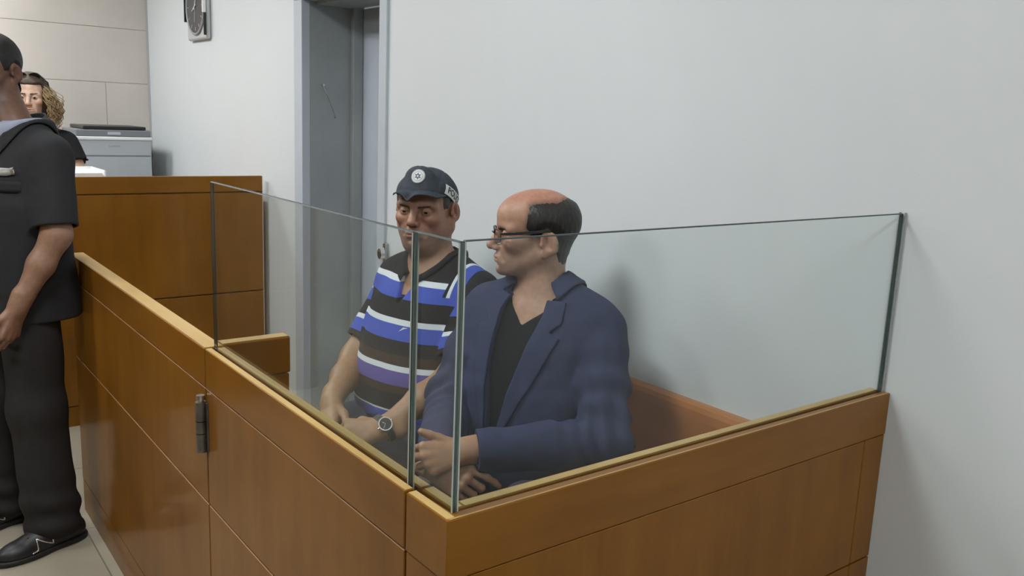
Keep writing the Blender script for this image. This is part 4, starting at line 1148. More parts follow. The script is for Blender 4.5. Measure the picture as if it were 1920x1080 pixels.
# ================================================================== seated officer in the striped polo shirt and cap
BLK = (0.010, 0.010, 0.013); WHT = (0.62, 0.65, 0.68); BLU = (0.050, 0.085, 0.40); PUR = (0.105, 0.080, 0.27); BRN = (0.042, 0.024, 0.017)  # brown bands paint wood reflected over the black cloth
def build_officer():
    p = person((1.43, 2.27, 0.0), 'seated officer in a dark blue cap and blue striped polo shirt, hands clasped')
    fr = Frame((1.430, 2.272, 0), (-0.982, -0.19, 0))
    T = Table([(0.42, -0.05, 0.13, 0.19), (0.54, -0.01, 0.160, 0.205), (0.66, 0.035, 0.176, 0.208), (0.76, 0.045, 0.168, 0.198), (0.88, 0.032, 0.148, 0.188), (0.98, 0.012, 0.125, 0.180), (1.04, -0.003, 0.100, 0.158), (1.10, -0.015, 0.064, 0.100)])
    shL = fr.pt(-0.012, 0.190, 1.012); shR = fr.pt(-0.012, -0.166, 1.002)
    elL = (1.350, 2.012, 0.805); wrL = (1.120, 2.020, 0.690)
    elR = (1.250, 2.430, 0.775); wrR = (1.088, 2.275, 0.694)
    hd = Frame((1.411, 2.291, 1.264), (-0.800, -0.60, -0.03), scale=(1.0, 1.08, 1.0))
    nb = hd.loc(fr.pts([(0.0, 0, 1.07)]))[0]
    HP = dict(neckbase=tuple(nb), neck=0.062, double=True, stubble=0.30, seed=17, jaw=1.12, fat=0.006, slit=-0.0015, open=0.0022, ears=1.05, nosedrop=0.002)
    hf = lambda P: head_field(hd.loc(P), HP)
    HL = hand_frame(wrL, (-0.88, 0.44, -0.10), (-0.30, -0.66, 0.70), True, 1.0)
    HR = hand_frame(wrR, (-0.50, -0.72, -0.48), (-0.66, 0.0, 0.75), False, 1.0)
    cL = [(62, 58, 28), (68, 62, 30), (72, 62, 30), (74, 62, 30)]
    cR = [(30, 34, 20), (36, 38, 20), (50, 46, 24), (60, 50, 26)]
    def chest(P, off):
        L = fr.loc(P)
        t = torso_field(L, T, 0.478, 1.085, off)
        t = smin(t, rc(L, (-0.015, 0.16, 1.006), (-0.015, -0.155, 1.000), 0.070 + off), 0.05)
        Ls = L.copy(); Ls[:, 1] = np.abs(Ls[:, 1])
        return smin(t, rc(Ls, (-0.025, 0.050, 1.092), (-0.012, 0.170, 1.030), 0.047 + off, 0.050 + off), 0.04)
    upper = lambda P: smin(hf(P), chest(P, -0.008), 0.035)
    parts = [surf(upper, hd.o - V3(0.14, 0.14, 0.26), hd.o + V3(0.14, 0.14, 0.15), 0.0023)]
    for F, cu, th, el_, w in ((HL, cL, TH_IN, elL, wrL), (HR, cR, TH_OPEN, elR, wrR)):
        def g(P, F=F, cu=cu, th=th, el_=el_, w=w):
            a = smin(rc(P, lerp(el_, w, 0.0), lerp(el_, w, 0.45), 0.047, 0.044), rc(P, lerp(el_, w, 0.45), lerp(el_, w, 0.95), 0.044, 0.027), 0.02)
            a = smin(a, rc(P, el_, lerp(el_, shL if w is wrL else shR, 0.5), 0.046, 0.050), 0.03)
            return smin(hand_field(F.loc(P), cu, th), a, 0.025)
        A = np.concatenate([F.pts([(0.21, 0.1, 0.06), (0.21, -0.08, -0.1), (-0.1, 0.05, 0.05), (-0.1, -0.05, -0.05)]), [V3(*el_), lerp(el_, shL if w is wrL else shR, 0.5)]])
        parts.append(surf(g, A.min(0) - 0.07, A.max(0) + 0.07, 0.0025))
    def rest(P):
        L = fr.loc(P)
        f = smin(chest(P, -0.022), legs_field(L, (-0.02, 0.10, 0.55), (0.42, 0.15, 0.54), (0.355, 0.15, 0.10), (0.08, 0.06, 0.035)), 0.04)
        for s, e in ((shL, elL), (shR, elR)): f = smin(f, rc(P, s, e, 0.045, 0.040), 0.02)
        return f
    parts.append(surf(rest, (0.90, 1.85, 0.06), (1.74, 2.65, 1.06), 0.012))
    v, q = join(parts)
    body = mesh_obj('body', v, q, M_skin, p, True, 'tanned face and bare forearms')
    C = head_color(hd.loc(v), (0.33, 0.185, 0.125), HP)
    far = np.clip((np.linalg.norm(v - hd.o, axis=1) - 0.13) / 0.08, 0, 1)[:, None]; C = C * (1 - far) + far * V3(0.295, 0.160, 0.082)
    vcol(body, C)
    eyes(hd, p, (1, 0.10, 0.0))
    brows(hd, hf, p, M_brow, -0.006)
    def hair(P):
        L = hd.loc(P); x, y, z = L[:, 0], np.abs(L[:, 1]), L[:, 2]
        low = 0.006 - 0.085 / (1 + np.exp((x + 0.034) / 0.004))
        r = np.minimum(np.minimum(0.040 - x - 0.35 * np.clip(0.02 - z, 0, 1), z - low), 0.075 - z)
        r = np.minimum(r, el(np.stack([x, y, z], 1), (-0.010, 0.085, -0.006), (0.026, 0.03, 0.035)))
        return hf(P) - np.clip(r / 0.012, -1, 1) * 0.0045 + 0.0010 * Noise((420, 420, 80), 8)(L)
    org('hair', hair, hd.o - 0.14, hd.o + 0.14, 0.0025, M_hair_grey, p, 'short grey hair at the temples')
    # cap: worn tipped back, soft crown puffed at the front seam
    ch = Frame(hd.pt(0, 0, 0), nrm(hd.M[:, 0] + 0.22 * hd.M[:, 2]), y=hd.M[:, 1], z=hd.M[:, 2])
    cn = Noise((34, 34, 30), 61)
    def capf(P, off=0.0):
        L = ch.loc(P)
        f = el(L, (0.000, 0, 0.050), (0.103, 0.086, 0.066))
        f = smin(f, el(L, (-0.030, 0, 0.050), (0.090, 0.088, 0.062)), 0.02)
        f = smin(f, el(L, (0.070, 0, 0.092), (0.026, 0.044, 0.030)), 0.022)
        f = smin(f, el(hd.loc(P), (-0.012, 0, 0.036), (0.1055, 0.083, 0.0915)), 0.01)
        dent = np.exp(-((L[:, 0] - 0.040) / 0.016) ** 2 - (L[:, 1] / 0.07) ** 2) * np.clip((L[:, 2] - 0.06) / 0.04, 0, 1)
        return f + 0.0028 * cn(P) + 0.008 * dent - off
    def edge(L): return L[:, 2] - (0.034 - 0.02 * L[:, 0])
    def cap(P):
        L = ch.loc(P)
        f = capf(P)
        seam = np.minimum(np.abs(L[:, 1]), np.abs(np.abs(L[:, 1]) - 0.045 - 0.2 * (L[:, 0] + 0.02)))
        f = f + 0.0014 * np.exp(-(seam / 0.0025) ** 2)
        return smax(f, -edge(L), 0.004)
    cp = org('cap', cap, hd.o - 0.17, hd.o + 0.19, 0.0028, M_cap, p, 'dark blue cloth peaked cap')
    G = []; Nn = []
    for i in range(41):
        a = -1.0 + 2.0 * i / 40; row = []; nr_ = []
        th = a * 1.30
        for j in range(9):
            t = j / 8
            x0, y0 = 0.094 * math.cos(th * 0.90), 0.084 * math.sin(th * 0.97)
            ext = 0.058 * (1 - abs(a) ** 3.0)
            x = x0 + ext * t; y = y0 * (1 + 0.04 * t)
            z = 0.046 - 0.010 * (1 - math.cos(th)) - 0.50 * ext * t - 0.012 * math.exp(-(a / 0.12) ** 2) * t + 0.010 * math.sin(min(abs(a), 0.75) / 0.75 * math.pi) * t
            row.append(ch.pt(x, y, z)); nr_.append(ch.M[:, 2])
        G.append(row); Nn.append(nr_)
    strip('peak', G, 0.0036, Nn, M_cap, cp)
    # round badge
    bo = ch.pt(0.16, 0.006, 0.090); bx = ch.M[:, 1] * -1.0; by = nrm(ch.M[:, 2] + 0.10 * ch.M[:, 0] * -1); D = nrm(-ch.M[:, 0] - 0.05 * ch.M[:, 2])
    def disc(r0, r1, off, m, name, par, n=40):
        pts = []; fs = []
        for i in range(n):
            t = 2 * math.pi * i / n
            pts.append((r1 * math.cos(t), r1 * math.sin(t)))
        if r0 == 0:
            for k in (0.66, 0.33):
                for i in range(n): pts.append((pts[i][0] * k, pts[i][1] * k))
            pts.append((0, 0))
            for k in range(2): fs += [(k * n + i, k * n + (i + 1) % n, (k + 1) * n + (i + 1) % n, (k + 1) * n + i) for i in range(n)]
            fs += [(2 * n + i, 2 * n + (i + 1) % n, 3 * n) for i in range(n)]
        else:
            for i in range(n):
                t = 2 * math.pi * i / n; pts.append((r0 * math.cos(t), r0 * math.sin(t)))
            fs = [(i, (i + 1) % n, n + (i + 1) % n, n + i) for i in range(n)]
        return wrap_sheet(name, pts, bo, -bx, by, D, capf, off, 0, m, par, faces=fs)
    bd = disc(0, 0.0215, 0.0020, M_patch, 'badge', cp); bd['label'] = 'round white cap badge with a blue star'
    disc(0.0195, 0.0205, 0.0027, M_blueink, 'badge_ring', bd)
    disc(0.0140, 0.0150, 0.0027, M_blueink, 'badge_inner_ring', bd)
    star = []; sf = []
    for i in range(12):
        t = 2 * math.pi * i / 12; r = 0.0120 if i % 2 == 0 else 0.0056
        star.append((r * math.sin(t), r * math.cos(t)))
    star.append((0, 0)); sf = [(i, (i + 1) % 12, 12) for i in range(12)]
    wrap_sheet('badge_star', star, bo, -bx, by, D, capf, 0.0029, 0, M_blueink, bd, faces=sf)
    disc(0, 0.0030, 0.0035, M_patch, 'badge_centre', bd, 12)
    # side patch with lettering
    po = ch.pt(0.006, 0.16, 0.046); ux = nrm(-ch.M[:, 0] - 0.42 * ch.M[:, 2] * 1.0); uy = nrm(ch.M[:, 2] - 0.42 * ch.M[:, 0]); D2 = nrm(-ch.M[:, 1] - 0.05 * ch.M[:, 2])
    pts = []; fs = []
    nu, nv = 24, 6
    for i in range(nu + 1):
        for j in range(nv + 1): pts.append((-0.048 + 0.096 * i / nu, -0.016 + 0.032 * j / nv))
    for i in range(nu):
        for j in range(nv):
            a = i * (nv + 1) + j; fs.append((a, a + nv + 1, a + nv + 2, a + 1))
    pt_ = wrap_sheet('patch', pts, po, ux, uy, D2, capf, 0.0022, 0, M_patch, cp, faces=fs, label='pale patch reading POLICE')
    vs, tfs = text_verts('POLICE', 0.0295, bold=True)
    wrap_sheet('lettering', [(a.x * 0.82, a.y) for a in vs], po, ux, uy, D2, capf, 0.0032, 0, M_ink, pt_, faces=tfs)
    # polo shirt
    fold1 = Noise((20, 20, 12), 71); fold2 = Noise((48, 48, 36), 72)
    def shirt_t(P):
        L = fr.loc(P)
        f = chest(P, 0.010)
        # cloth pulled over the belly: shallow drag folds towards the armpits
        f = f + 0.0035 * fold1(P) + 0.0014 * fold2(P)
        f = f + 0.004 * np.sin((L[:, 2] * 55 + np.abs(L[:, 1]) * 45)) * np.exp(-((L[:, 2] - 0.60) / 0.08) ** 2)
        return f
    sleeves = ((shL, V3(*elL)), (shR, V3(*elR)))
    def sleeve(P, s, e):
        ax = nrm(e - s); ln = seg_len(s, e)
        a = rc(P, s - ax * 0.01, s + ax * ln, 0.070, 0.064) + 0.0035 * fold1(P) + 0.0022 * fold2(P)
        end = (P - s) @ ax - ln * 0.80
        a = smax(a, end, 0.004)
        return smax(a, -np.maximum(rc(P, s, e, 0.057, 0.056), -end - 0.02), 0.003)
    def shirt(P):
        L = fr.loc(P)
        t = shirt_t(P)
        t = smax(t, 0.50 - L[:, 2], 0.01)
        vn = [(-0.068, 1.2), (0.066, 1.2), (0.050, 1.09), (0.002, 0.985), (-0.006, 0.985), (-0.054, 1.09)]
        pl = poly2(L[:, 1], L[:, 2], vn)
        t = smax(t, -np.maximum(pl, -(L[:, 0] - 0.0)), 0.004)
        t = smax(t, -rc(P, fr.pt(-0.005, 0, 1.07), fr.pt(-0.01, 0, 1.2), 0.066, 0.074), 0.004)
        for s, e in sleeves: t = smin(t, sleeve(P, s, e), 0.020)
        return t
    bands = [(0.0, BLK),
             (0.300, BLU), (0.352, WHT), (0.362, BLK), (0.440, BRN), (0.475, PUR), (0.535, WHT), (0.556, BRN), (0.60, BLK), (0.660, BLU), (0.722, WHT), (0.745, BLK), (0.822, BLU), (0.885, WHT), (0.908, BLK)]
    M_polo = stripe_mat('striped_pique', bands)
    po_ = org('polo_shirt', shirt, (1.05, 1.85, 0.46), (1.74, 2.62, 1.16), 0.0045, M_polo, p, 'black polo shirt with blue and white stripes, wood reflections painted brown')
    vv = coords(po_); L = fr.loc(vv)
    # stripe coordinates: height on the body; distance down the sleeve on the arms
    vflt(po_, 'stripe', np.clip(0.10 + 0.9 * (L[:, 2] - 0.50) / 0.62, 0, 1))
    tb = shirt_t(vv); on = np.full(len(vv), -1.0, dtype=F32); sv = np.zeros(len(vv), dtype=F32)
    for s, e in sleeves:
        ax = nrm(e - s); t = (vv - s) @ ax / seg_len(s, e)
        d_ = np.minimum(tb - sleeve(vv, s, e) - 0.001, (t + 0.3) * 0.05)
        sv = np.where(d_ > on, 0.925 - (np.clip(t, -0.3, 1) - 0.12) * 0.43, sv); on = np.maximum(on, d_)
    vflt(po_, 'sleeve', np.clip(sv, 0, 1)); vflt(po_, 'onsleeve', on); vflt(po_, 'height', L[:, 2]); vflt(po_, 'across', L[:, 1])
    # collar and placket
    M_blkknit = cloth('black_knit', (0.010, 0.010, 0.012))
    collar_ring('collar', (-0.012, 0.0), None, shirt_t, 0.067, lambda th: 1.105 + 0.035 * (1 - math.cos(th)) / 2 - 0.045 * max(0, math.cos(th)) ** 3, lambda th: 0.100 + 0.022 * max(0, math.cos(th)) ** 2, 14, 346, M_blkknit, po_, fr, lift=0.003)
    lg = march(shirt_t, fr.pts([(0.3, 0.075, 0.925), (0.3, 0.062, 0.921), (0.3, 0.050, 0.914), (0.3, 0.046, 0.912), (0.3, 0.058, 0.925)]), np.tile(-fr.M[:, 0], (5, 1)), 0.001, 60)
    mesh_obj('logo', [tuple(a) for a in lg], [(0, 1, 4), (1, 2, 3, 4)], M_patch, po_)
    # jeans and shoes
    tf = Noise((22, 22, 14), 77)
    def trou(P):
        L = fr.loc(P)
        f = legs_field(L, (-0.03, 0.105, 0.561), (0.43, 0.155, 0.556), (0.355, 0.15, 0.09), (0.098, 0.080, 0.060))
        f = smin(f, el(L, (-0.04, 0, 0.555), (0.14, 0.20, 0.090)), 0.03)
        return smax(f + 0.0045 * tf(P), 0.07 - L[:, 2], 0.004)
    org('jeans', trou, (0.88, 1.9, 0.05), (1.72, 2.65, 0.72), 0.008, M_jeans, p, 'dark blue jeans')
    for s in (1, -1): shoe(p, tuple(fr.pt(0.405, s * 0.15, 0.0)), fr.M[:, 0], 'shoe')
    # wristwatch on the left wrist
    w = V3(*wrL); ax = nrm(w - V3(*elL)); wc = w - ax * 0.006
    armf = lambda P: smin(hand_field(HL.loc(P), cL, TH_IN), smin(rc(P, lerp(elL, wrL, 0.0), lerp(elL, wrL, 0.45), 0.047, 0.044), rc(P, lerp(elL, wrL, 0.45), lerp(elL, wrL, 0.95), 0.044, 0.027), 0.02), 0.025)
    up = nrm(V3(-0.40, -0.72, 0.50) - ax * float(np.dot(V3(-0.40, -0.72, 0.50), ax))); sd = np.cross(ax, up)
    ring = []
    for k in range(36):
        t = 2 * math.pi * k / 36; ring.append(up * math.cos(t) + sd * math.sin(t))
    ring = np.array(ring, dtype=F32)
    inner = march(armf, wc + ring * 0.07, -ring, 0.0006, 50)
    bm = bmesh.new()
    for k in range(36):
        a0 = inner[k]; a1 = inner[(k + 1) % 36]; c0 = a0 * 0.92 + a1 * 0.08; c1 = a0 * 0.08 + a1 * 0.92
        q8 = []
        for pnt, rr in ((c0, ring[k]), (c1, ring[(k + 1) % 36])):
            for hw in (-0.0095, 0.0095):
                for o_ in (0.0, 0.0032): q8.append(bm.verts.new(Vector(pnt + ax * hw + rr * o_)))
        for f in [(0, 1, 3, 2), (4, 6, 7, 5), (0, 4, 5, 1), (2, 3, 7, 6), (0, 2, 6, 4), (1, 5, 7, 3)]: bm.faces.new([q8[i] for i in f])
    bmesh.ops.recalc_face_normals(bm, faces=bm.faces)
    wt = bm_obj('wristwatch', bm, mat('dark_steel_links', (0.12, 0.12, 0.12), 0.3, metal=1.0), p, label='steel wristwatch with a dark round dial')
    d0 = inner[0] + up * 0.001
    bm = bmesh.new(); add_cyl(bm, d0, d0 + up * 0.010, 0.0205, 0.0195, 32); bm_obj('watch_case', bm, M_silver, wt)
    bm = bmesh.new(); add_cyl(bm, d0 + up * 0.010, d0 + up * 0.0108, 0.0165, 0.0165, 32); bm_obj('watch_dial', bm, M_watchdial, wt)
    bm = bmesh.new(); add_cyl(bm, d0 + ax * 0.019 + up * 0.005, d0 + ax * 0.024 + up * 0.005, 0.0032, 0.0032, 12); add_cyl(bm, d0 - ax * 0.019 + up * 0.005, d0 - ax * 0.023 + up * 0.005, 0.0025, 0.0025, 12); bm_obj('crown', bm, M_silver, wt)
    for ang, ln in ((0.6, 0.010), (2.2, 0.013)):
        di = sd * math.cos(ang) + ax * math.sin(ang)
        bm = bmesh.new(); add_cyl(bm, d0 + up * 0.0112, d0 + up * 0.0112 + di * ln, 0.0006, 0.0006, 6); bm_obj('watch_hand', bm, M_silver, wt)
    return p
build_officer()

# ================================================================== standing guard at the left
def build_guard():
    p = person((0.44, 3.36, 0.0), 'standing guard in a charcoal short-sleeved uniform, cut off by the left edge')
    fr = Frame((0.455, 3.385, 0), (-0.935, -0.354, 0))
    T = Table([(0.80, 0.0, 0.125, 0.185), (0.90, 0.0, 0.122, 0.18), (1.02, 0.015, 0.118, 0.168), (1.16, 0.018, 0.118, 0.172), (1.30, 0.008, 0.118, 0.182), (1.345, -0.004, 0.105, 0.165), (1.405, -0.015, 0.080, 0.115), (1.46, -0.025, 0.058, 0.070)])
    shL = fr.pt(-0.012, 0.182, 1.352); shR = fr.pt(-0.012, -0.182, 1.352)
    elL = (0.530, 3.150, 1.112); wrL = (0.400, 3.145, 0.872)
    elR = (0.330, 3.640, 1.112); wrR = (0.215, 3.560, 0.875)
    hd = Frame((0.414, 3.468, 1.632), (-0.66, -0.74, -0.12), scale=(1.0, 1.0, 1.0))
    nb = hd.loc(fr.pts([(-0.01, 0, 1.46)]))[0]
    HP = dict(neckbase=tuple(nb), neck=0.051, stubble=0.75, seed=23, jaw=1.02)
    hf = lambda P: head_field(hd.loc(P), HP)
    HL = hand_frame(wrL, (-0.35, -0.05, -0.93), (0.55, -0.80, -0.15), True, 1.0)
    HR = hand_frame(wrR, (-0.35, -0.05, -0.93), (-0.2, 0.95, 0.0), False, 1.0)
    cu = [(22, 30, 18), (26, 34, 20), (30, 36, 20), (34, 36, 20)]
    def chest(P, off):
        L = fr.loc(P)
        t = torso_field(L, T, 0.80, 1.450, off)
        t = smin(t, rc(L, (-0.015, 0.14, 1.338), (-0.015, -0.14, 1.338), 0.066 + off), 0.05)
        Ls = L.copy(); Ls[:, 1] = np.abs(Ls[:, 1])
        return smin(t, rc(Ls, (-0.030, 0.045, 1.432), (-0.012, 0.16, 1.362), 0.040 + off, 0.044 + off), 0.04)
    upper = lambda P: smin(hf(P), chest(P, -0.008), 0.03)
    parts = [surf(upper, hd.o - V3(0.15, 0.15, 0.26), hd.o + V3(0.15, 0.15, 0.15), 0.003)]
    for F, th, el_, w, s_ in ((HL, TH_OPEN, elL, wrL, shL), (HR, TH_OPEN, elR, wrR, shR)):
        def g(P, F=F, th=th, el_=el_, w=w, s_=s_):
            a = smin(rc(P, el_, lerp(el_, w, 0.4), 0.043, 0.041), rc(P, lerp(el_, w, 0.4), lerp(el_, w, 0.95), 0.041, 0.026), 0.02)
            a = smin(a, rc(P, el_, lerp(el_, s_, 0.5), 0.043, 0.048), 0.03)
            return smin(hand_field(F.loc(P), cu, th), a, 0.025)
        A = np.concatenate([F.pts([(0.21, 0.1, 0.06), (0.21, -0.08, -0.1), (-0.1, 0.05, 0.05), (-0.1, -0.05, -0.05)]), [V3(*el_), lerp(el_, s_, 0.5)]])
        parts.append(surf(g, A.min(0) - 0.07, A.max(0) + 0.07, 0.003))
    fl_ = fr.loc(np.array([[0.475, 3.225, 0.0], [0.375, 3.500, 0.0]], dtype=F32))     # ankles
    hipz = 0.90
    def legs(P, r, k=0.02):
        L = fr.loc(P); f = None
        for s, a in ((1, fl_[0]), (-1, fl_[1])):
            kn = (0.050, (0.10 * s + a[1]) / 2, 0.50)
            gg = smin(rc(L, (0.040, 0.095 * s, hipz), kn, r[0], r[1]), rc(L, kn, (a[0], a[1], 0.09), r[1], r[2]), 0.04)
            f = gg if f is None else smin(f, gg, k)
        return f
    parts.append(surf(lambda P: smin(chest(P, -0.022), legs(P, (0.075, 0.05, 0.035)), 0.04), (0.15, 3.0, 0.06), (0.78, 3.75, 1.46), 0.009))
    v, q = join(parts)
    body = mesh_obj('body', v, q, M_skin, p, True, 'brown face with beard shadow, and a bare hanging forearm')
    C = head_color(hd.loc(v), (0.135, 0.070, 0.047), HP)
    C[np.linalg.norm(v - hd.o, axis=1) > 0.22] = V3(0.255, 0.140, 0.090)
    vcol(body, C)
    eyes(hd, p); brows(hd, hf, p, M_hair_black)
    def hair(P):
        L = hd.loc(P); x, y, z = L[:, 0], np.abs(L[:, 1]), L[:, 2]
        low = 0.004 - 0.085 / (1 + np.exp((x + 0.034) / 0.004))
        r = np.minimum(0.048 + 0.30 * np.clip(z - 0.06, -0.2, 1) - x, z - low)
        r = np.maximum(r, np.minimum(z - 0.072 - 0.2 * np.clip(x - 0.04, 0, 1), 0.085 - x))
        r = np.minimum(r, el(np.stack([x, y, z], 1), (-0.010, 0.085, -0.006), (0.026, 0.03, 0.035)))
        return hf(P) - np.clip(r / 0.010, -1, 1) * 0.0065 + 0.0009 * Noise((400, 400, 400), 8)(L)
    org('hair', hair, hd.o - 0.15, hd.o + 0.15, 0.0028, M_hair_black, p, 'close-cropped black hair')
    fold1 = Noise((16, 16, 9), 81); fold2 = Noise((40, 40, 26), 82)
    def shirt_t(P):
        L = fr.loc(P)
        f = smin(chest(P, 0.016), torso_field(L, Table([(0.80, 0.004, 0.145, 0.200), (0.95, 0.008, 0.142, 0.196), (1.10, 0.012, 0.136, 0.19), (1.2, 0.012, 0.13, 0.185)]), 0.805, 1.2), 0.04)
        return f + 0.0045 * fold1(P) + 0.0018 * fold2(P)
    sl = ((shL, V3(*elL)), (shR, V3(*elR)))
    def shirt(P):
        L = fr.loc(P); t = shirt_t(P)
        t = smax(t, 0.812 - L[:, 2], 0.006)
        vn = [(-0.07, 1.6), (0.07, 1.6), (0.058, 1.47), (0.006, 1.30), (-0.006, 1.30), (-0.058, 1.47)]
        t = smax(t, -np.maximum(poly2(L[:, 1], L[:, 2], vn), -(L[:, 0] - 0.0)), 0.004)
        t = smax(t, -rc(P, fr.pt(-0.02, 0, 1.45), fr.pt(-0.03, 0, 1.6), 0.062, 0.072), 0.004)
        for s, e in sl:
            ax = nrm(e - s); ln = seg_len(s, e)
            a = rc(P, s - ax * 0.01, e, 0.074, 0.070) + 0.005 * fold1(P) + 0.0028 * fold2(P)
            end = (P - s) @ ax - ln * 0.90
            a = smax(a, end, 0.004)
            a = smax(a, -np.maximum(rc(P, s, e + ax * 0.1, 0.060, 0.058), -end - 0.03), 0.003)
            t = smin(t, a, 0.03)
        return t
    us = org('uniform_shirt', shirt, (0.05, 2.98, 0.79), (0.78, 3.82, 1.56), 0.0048, M_uniform, p, 'charcoal short-sleeved uniform shirt worn loose')
    collar_ring('collar', (-0.028, 0.0), None, shirt_t, 0.074, lambda th: 1.438 + 0.058 * (1 - math.cos(th)) / 2, lambda th: 0.116 + 0.06 * max(0, math.cos(th)) ** 2, 30, 330, M_uniform, us, fr, lift=0.004, thick=0.005)
    def under(P):
        L = fr.loc(P)
        t = chest(P, 0.004)
        t = smax(t, -rc(P, fr.pt(-0.01, 0, 1.455), fr.pt(-0.01, 0, 1.6), 0.061, 0.066), 0.004)
        return smax(t, 1.25 - L[:, 2], 0.01)
    un = org('undershirt', under, (0.15, 3.1, 1.2), (0.75, 3.7, 1.53), 0.006, M_lav, p, 'pale lavender shirt under the uniform')
    collar_ring('shirt_collar', (-0.016, 0.0), None, lambda P: chest(P, 0.004), 0.060, lambda th: 1.468 + 0.010 * (1 - math.cos(th)) / 2, 0.088, 20, 340, M_lav, un, fr, lift=0.003)
    # chest pocket flap and name tag
    def onchest(y, z, off): return march(shirt_t, fr.pts([(0.3, y, z)]), -fr.M[:, 0:1].T, off, 60)[0]
    G = [[onchest(0.078 + 0.105 * i / 10, 1.283 - 0.035 * j / 3 + 0.0 * i, 0.001) for j in range(4)] for i in range(11)]
    Nn = [[fr.M[:, 0]] * 4 for _ in range(11)]
    strip('pocket_flap', G, 0.004, Nn, M_uniform, us)
    G = [[onchest(0.064 + 0.098 * i / 8, 1.324 + 0.004 * (i == 8) - 0.024 * j / 2, 0.0025) for j in range(3)] for i in range(9)]
    tg = strip('name_tag', G, 0.003, [[fr.M[:, 0]] * 3 for _ in range(9)], M_tagplate, us, 'metal name tag on the chest')
    e = onchest(0.166, 1.313, 0.004)
    bm = bmesh.new(); add_cyl(bm, e, e + fr.M[:, 0] * 0.004, 0.010, 0.009, 16); bm_obj('tag_end', bm, M_silver, tg)
    tf = Noise((18, 18, 10), 91)
    def trou(P):
        L = fr.loc(P)
        f = legs(P, (0.100, 0.086, 0.090), 0.03)
        f = smin(f, el(L, (0.010, 0, 0.93), (0.12, 0.17, 0.11)), 0.05)
        crease = 0.006 * np.sin(L[:, 2] * 62 + 3 * Noise(9, 95)(P)) * np.exp(-((L[:, 2] - 0.13) / 0.10) ** 2)
        f = f + 0.006 * tf(P) + crease
        return smax(f, 0.045 - L[:, 2], 0.006)
    org('trousers', trou, (0.12, 2.98, 0.03), (0.78, 3.75, 1.08), 0.006, M_gtrouser, p, 'loose charcoal trousers')
    shoe(p, (0.455, 3.195, 0.0), (-0.94, -0.33, 0), 'shoe', True)
    shoe(p, (0.345, 3.475, 0.0), (-0.95, -0.30, 0), 'shoe', True)
    return p
build_guard()

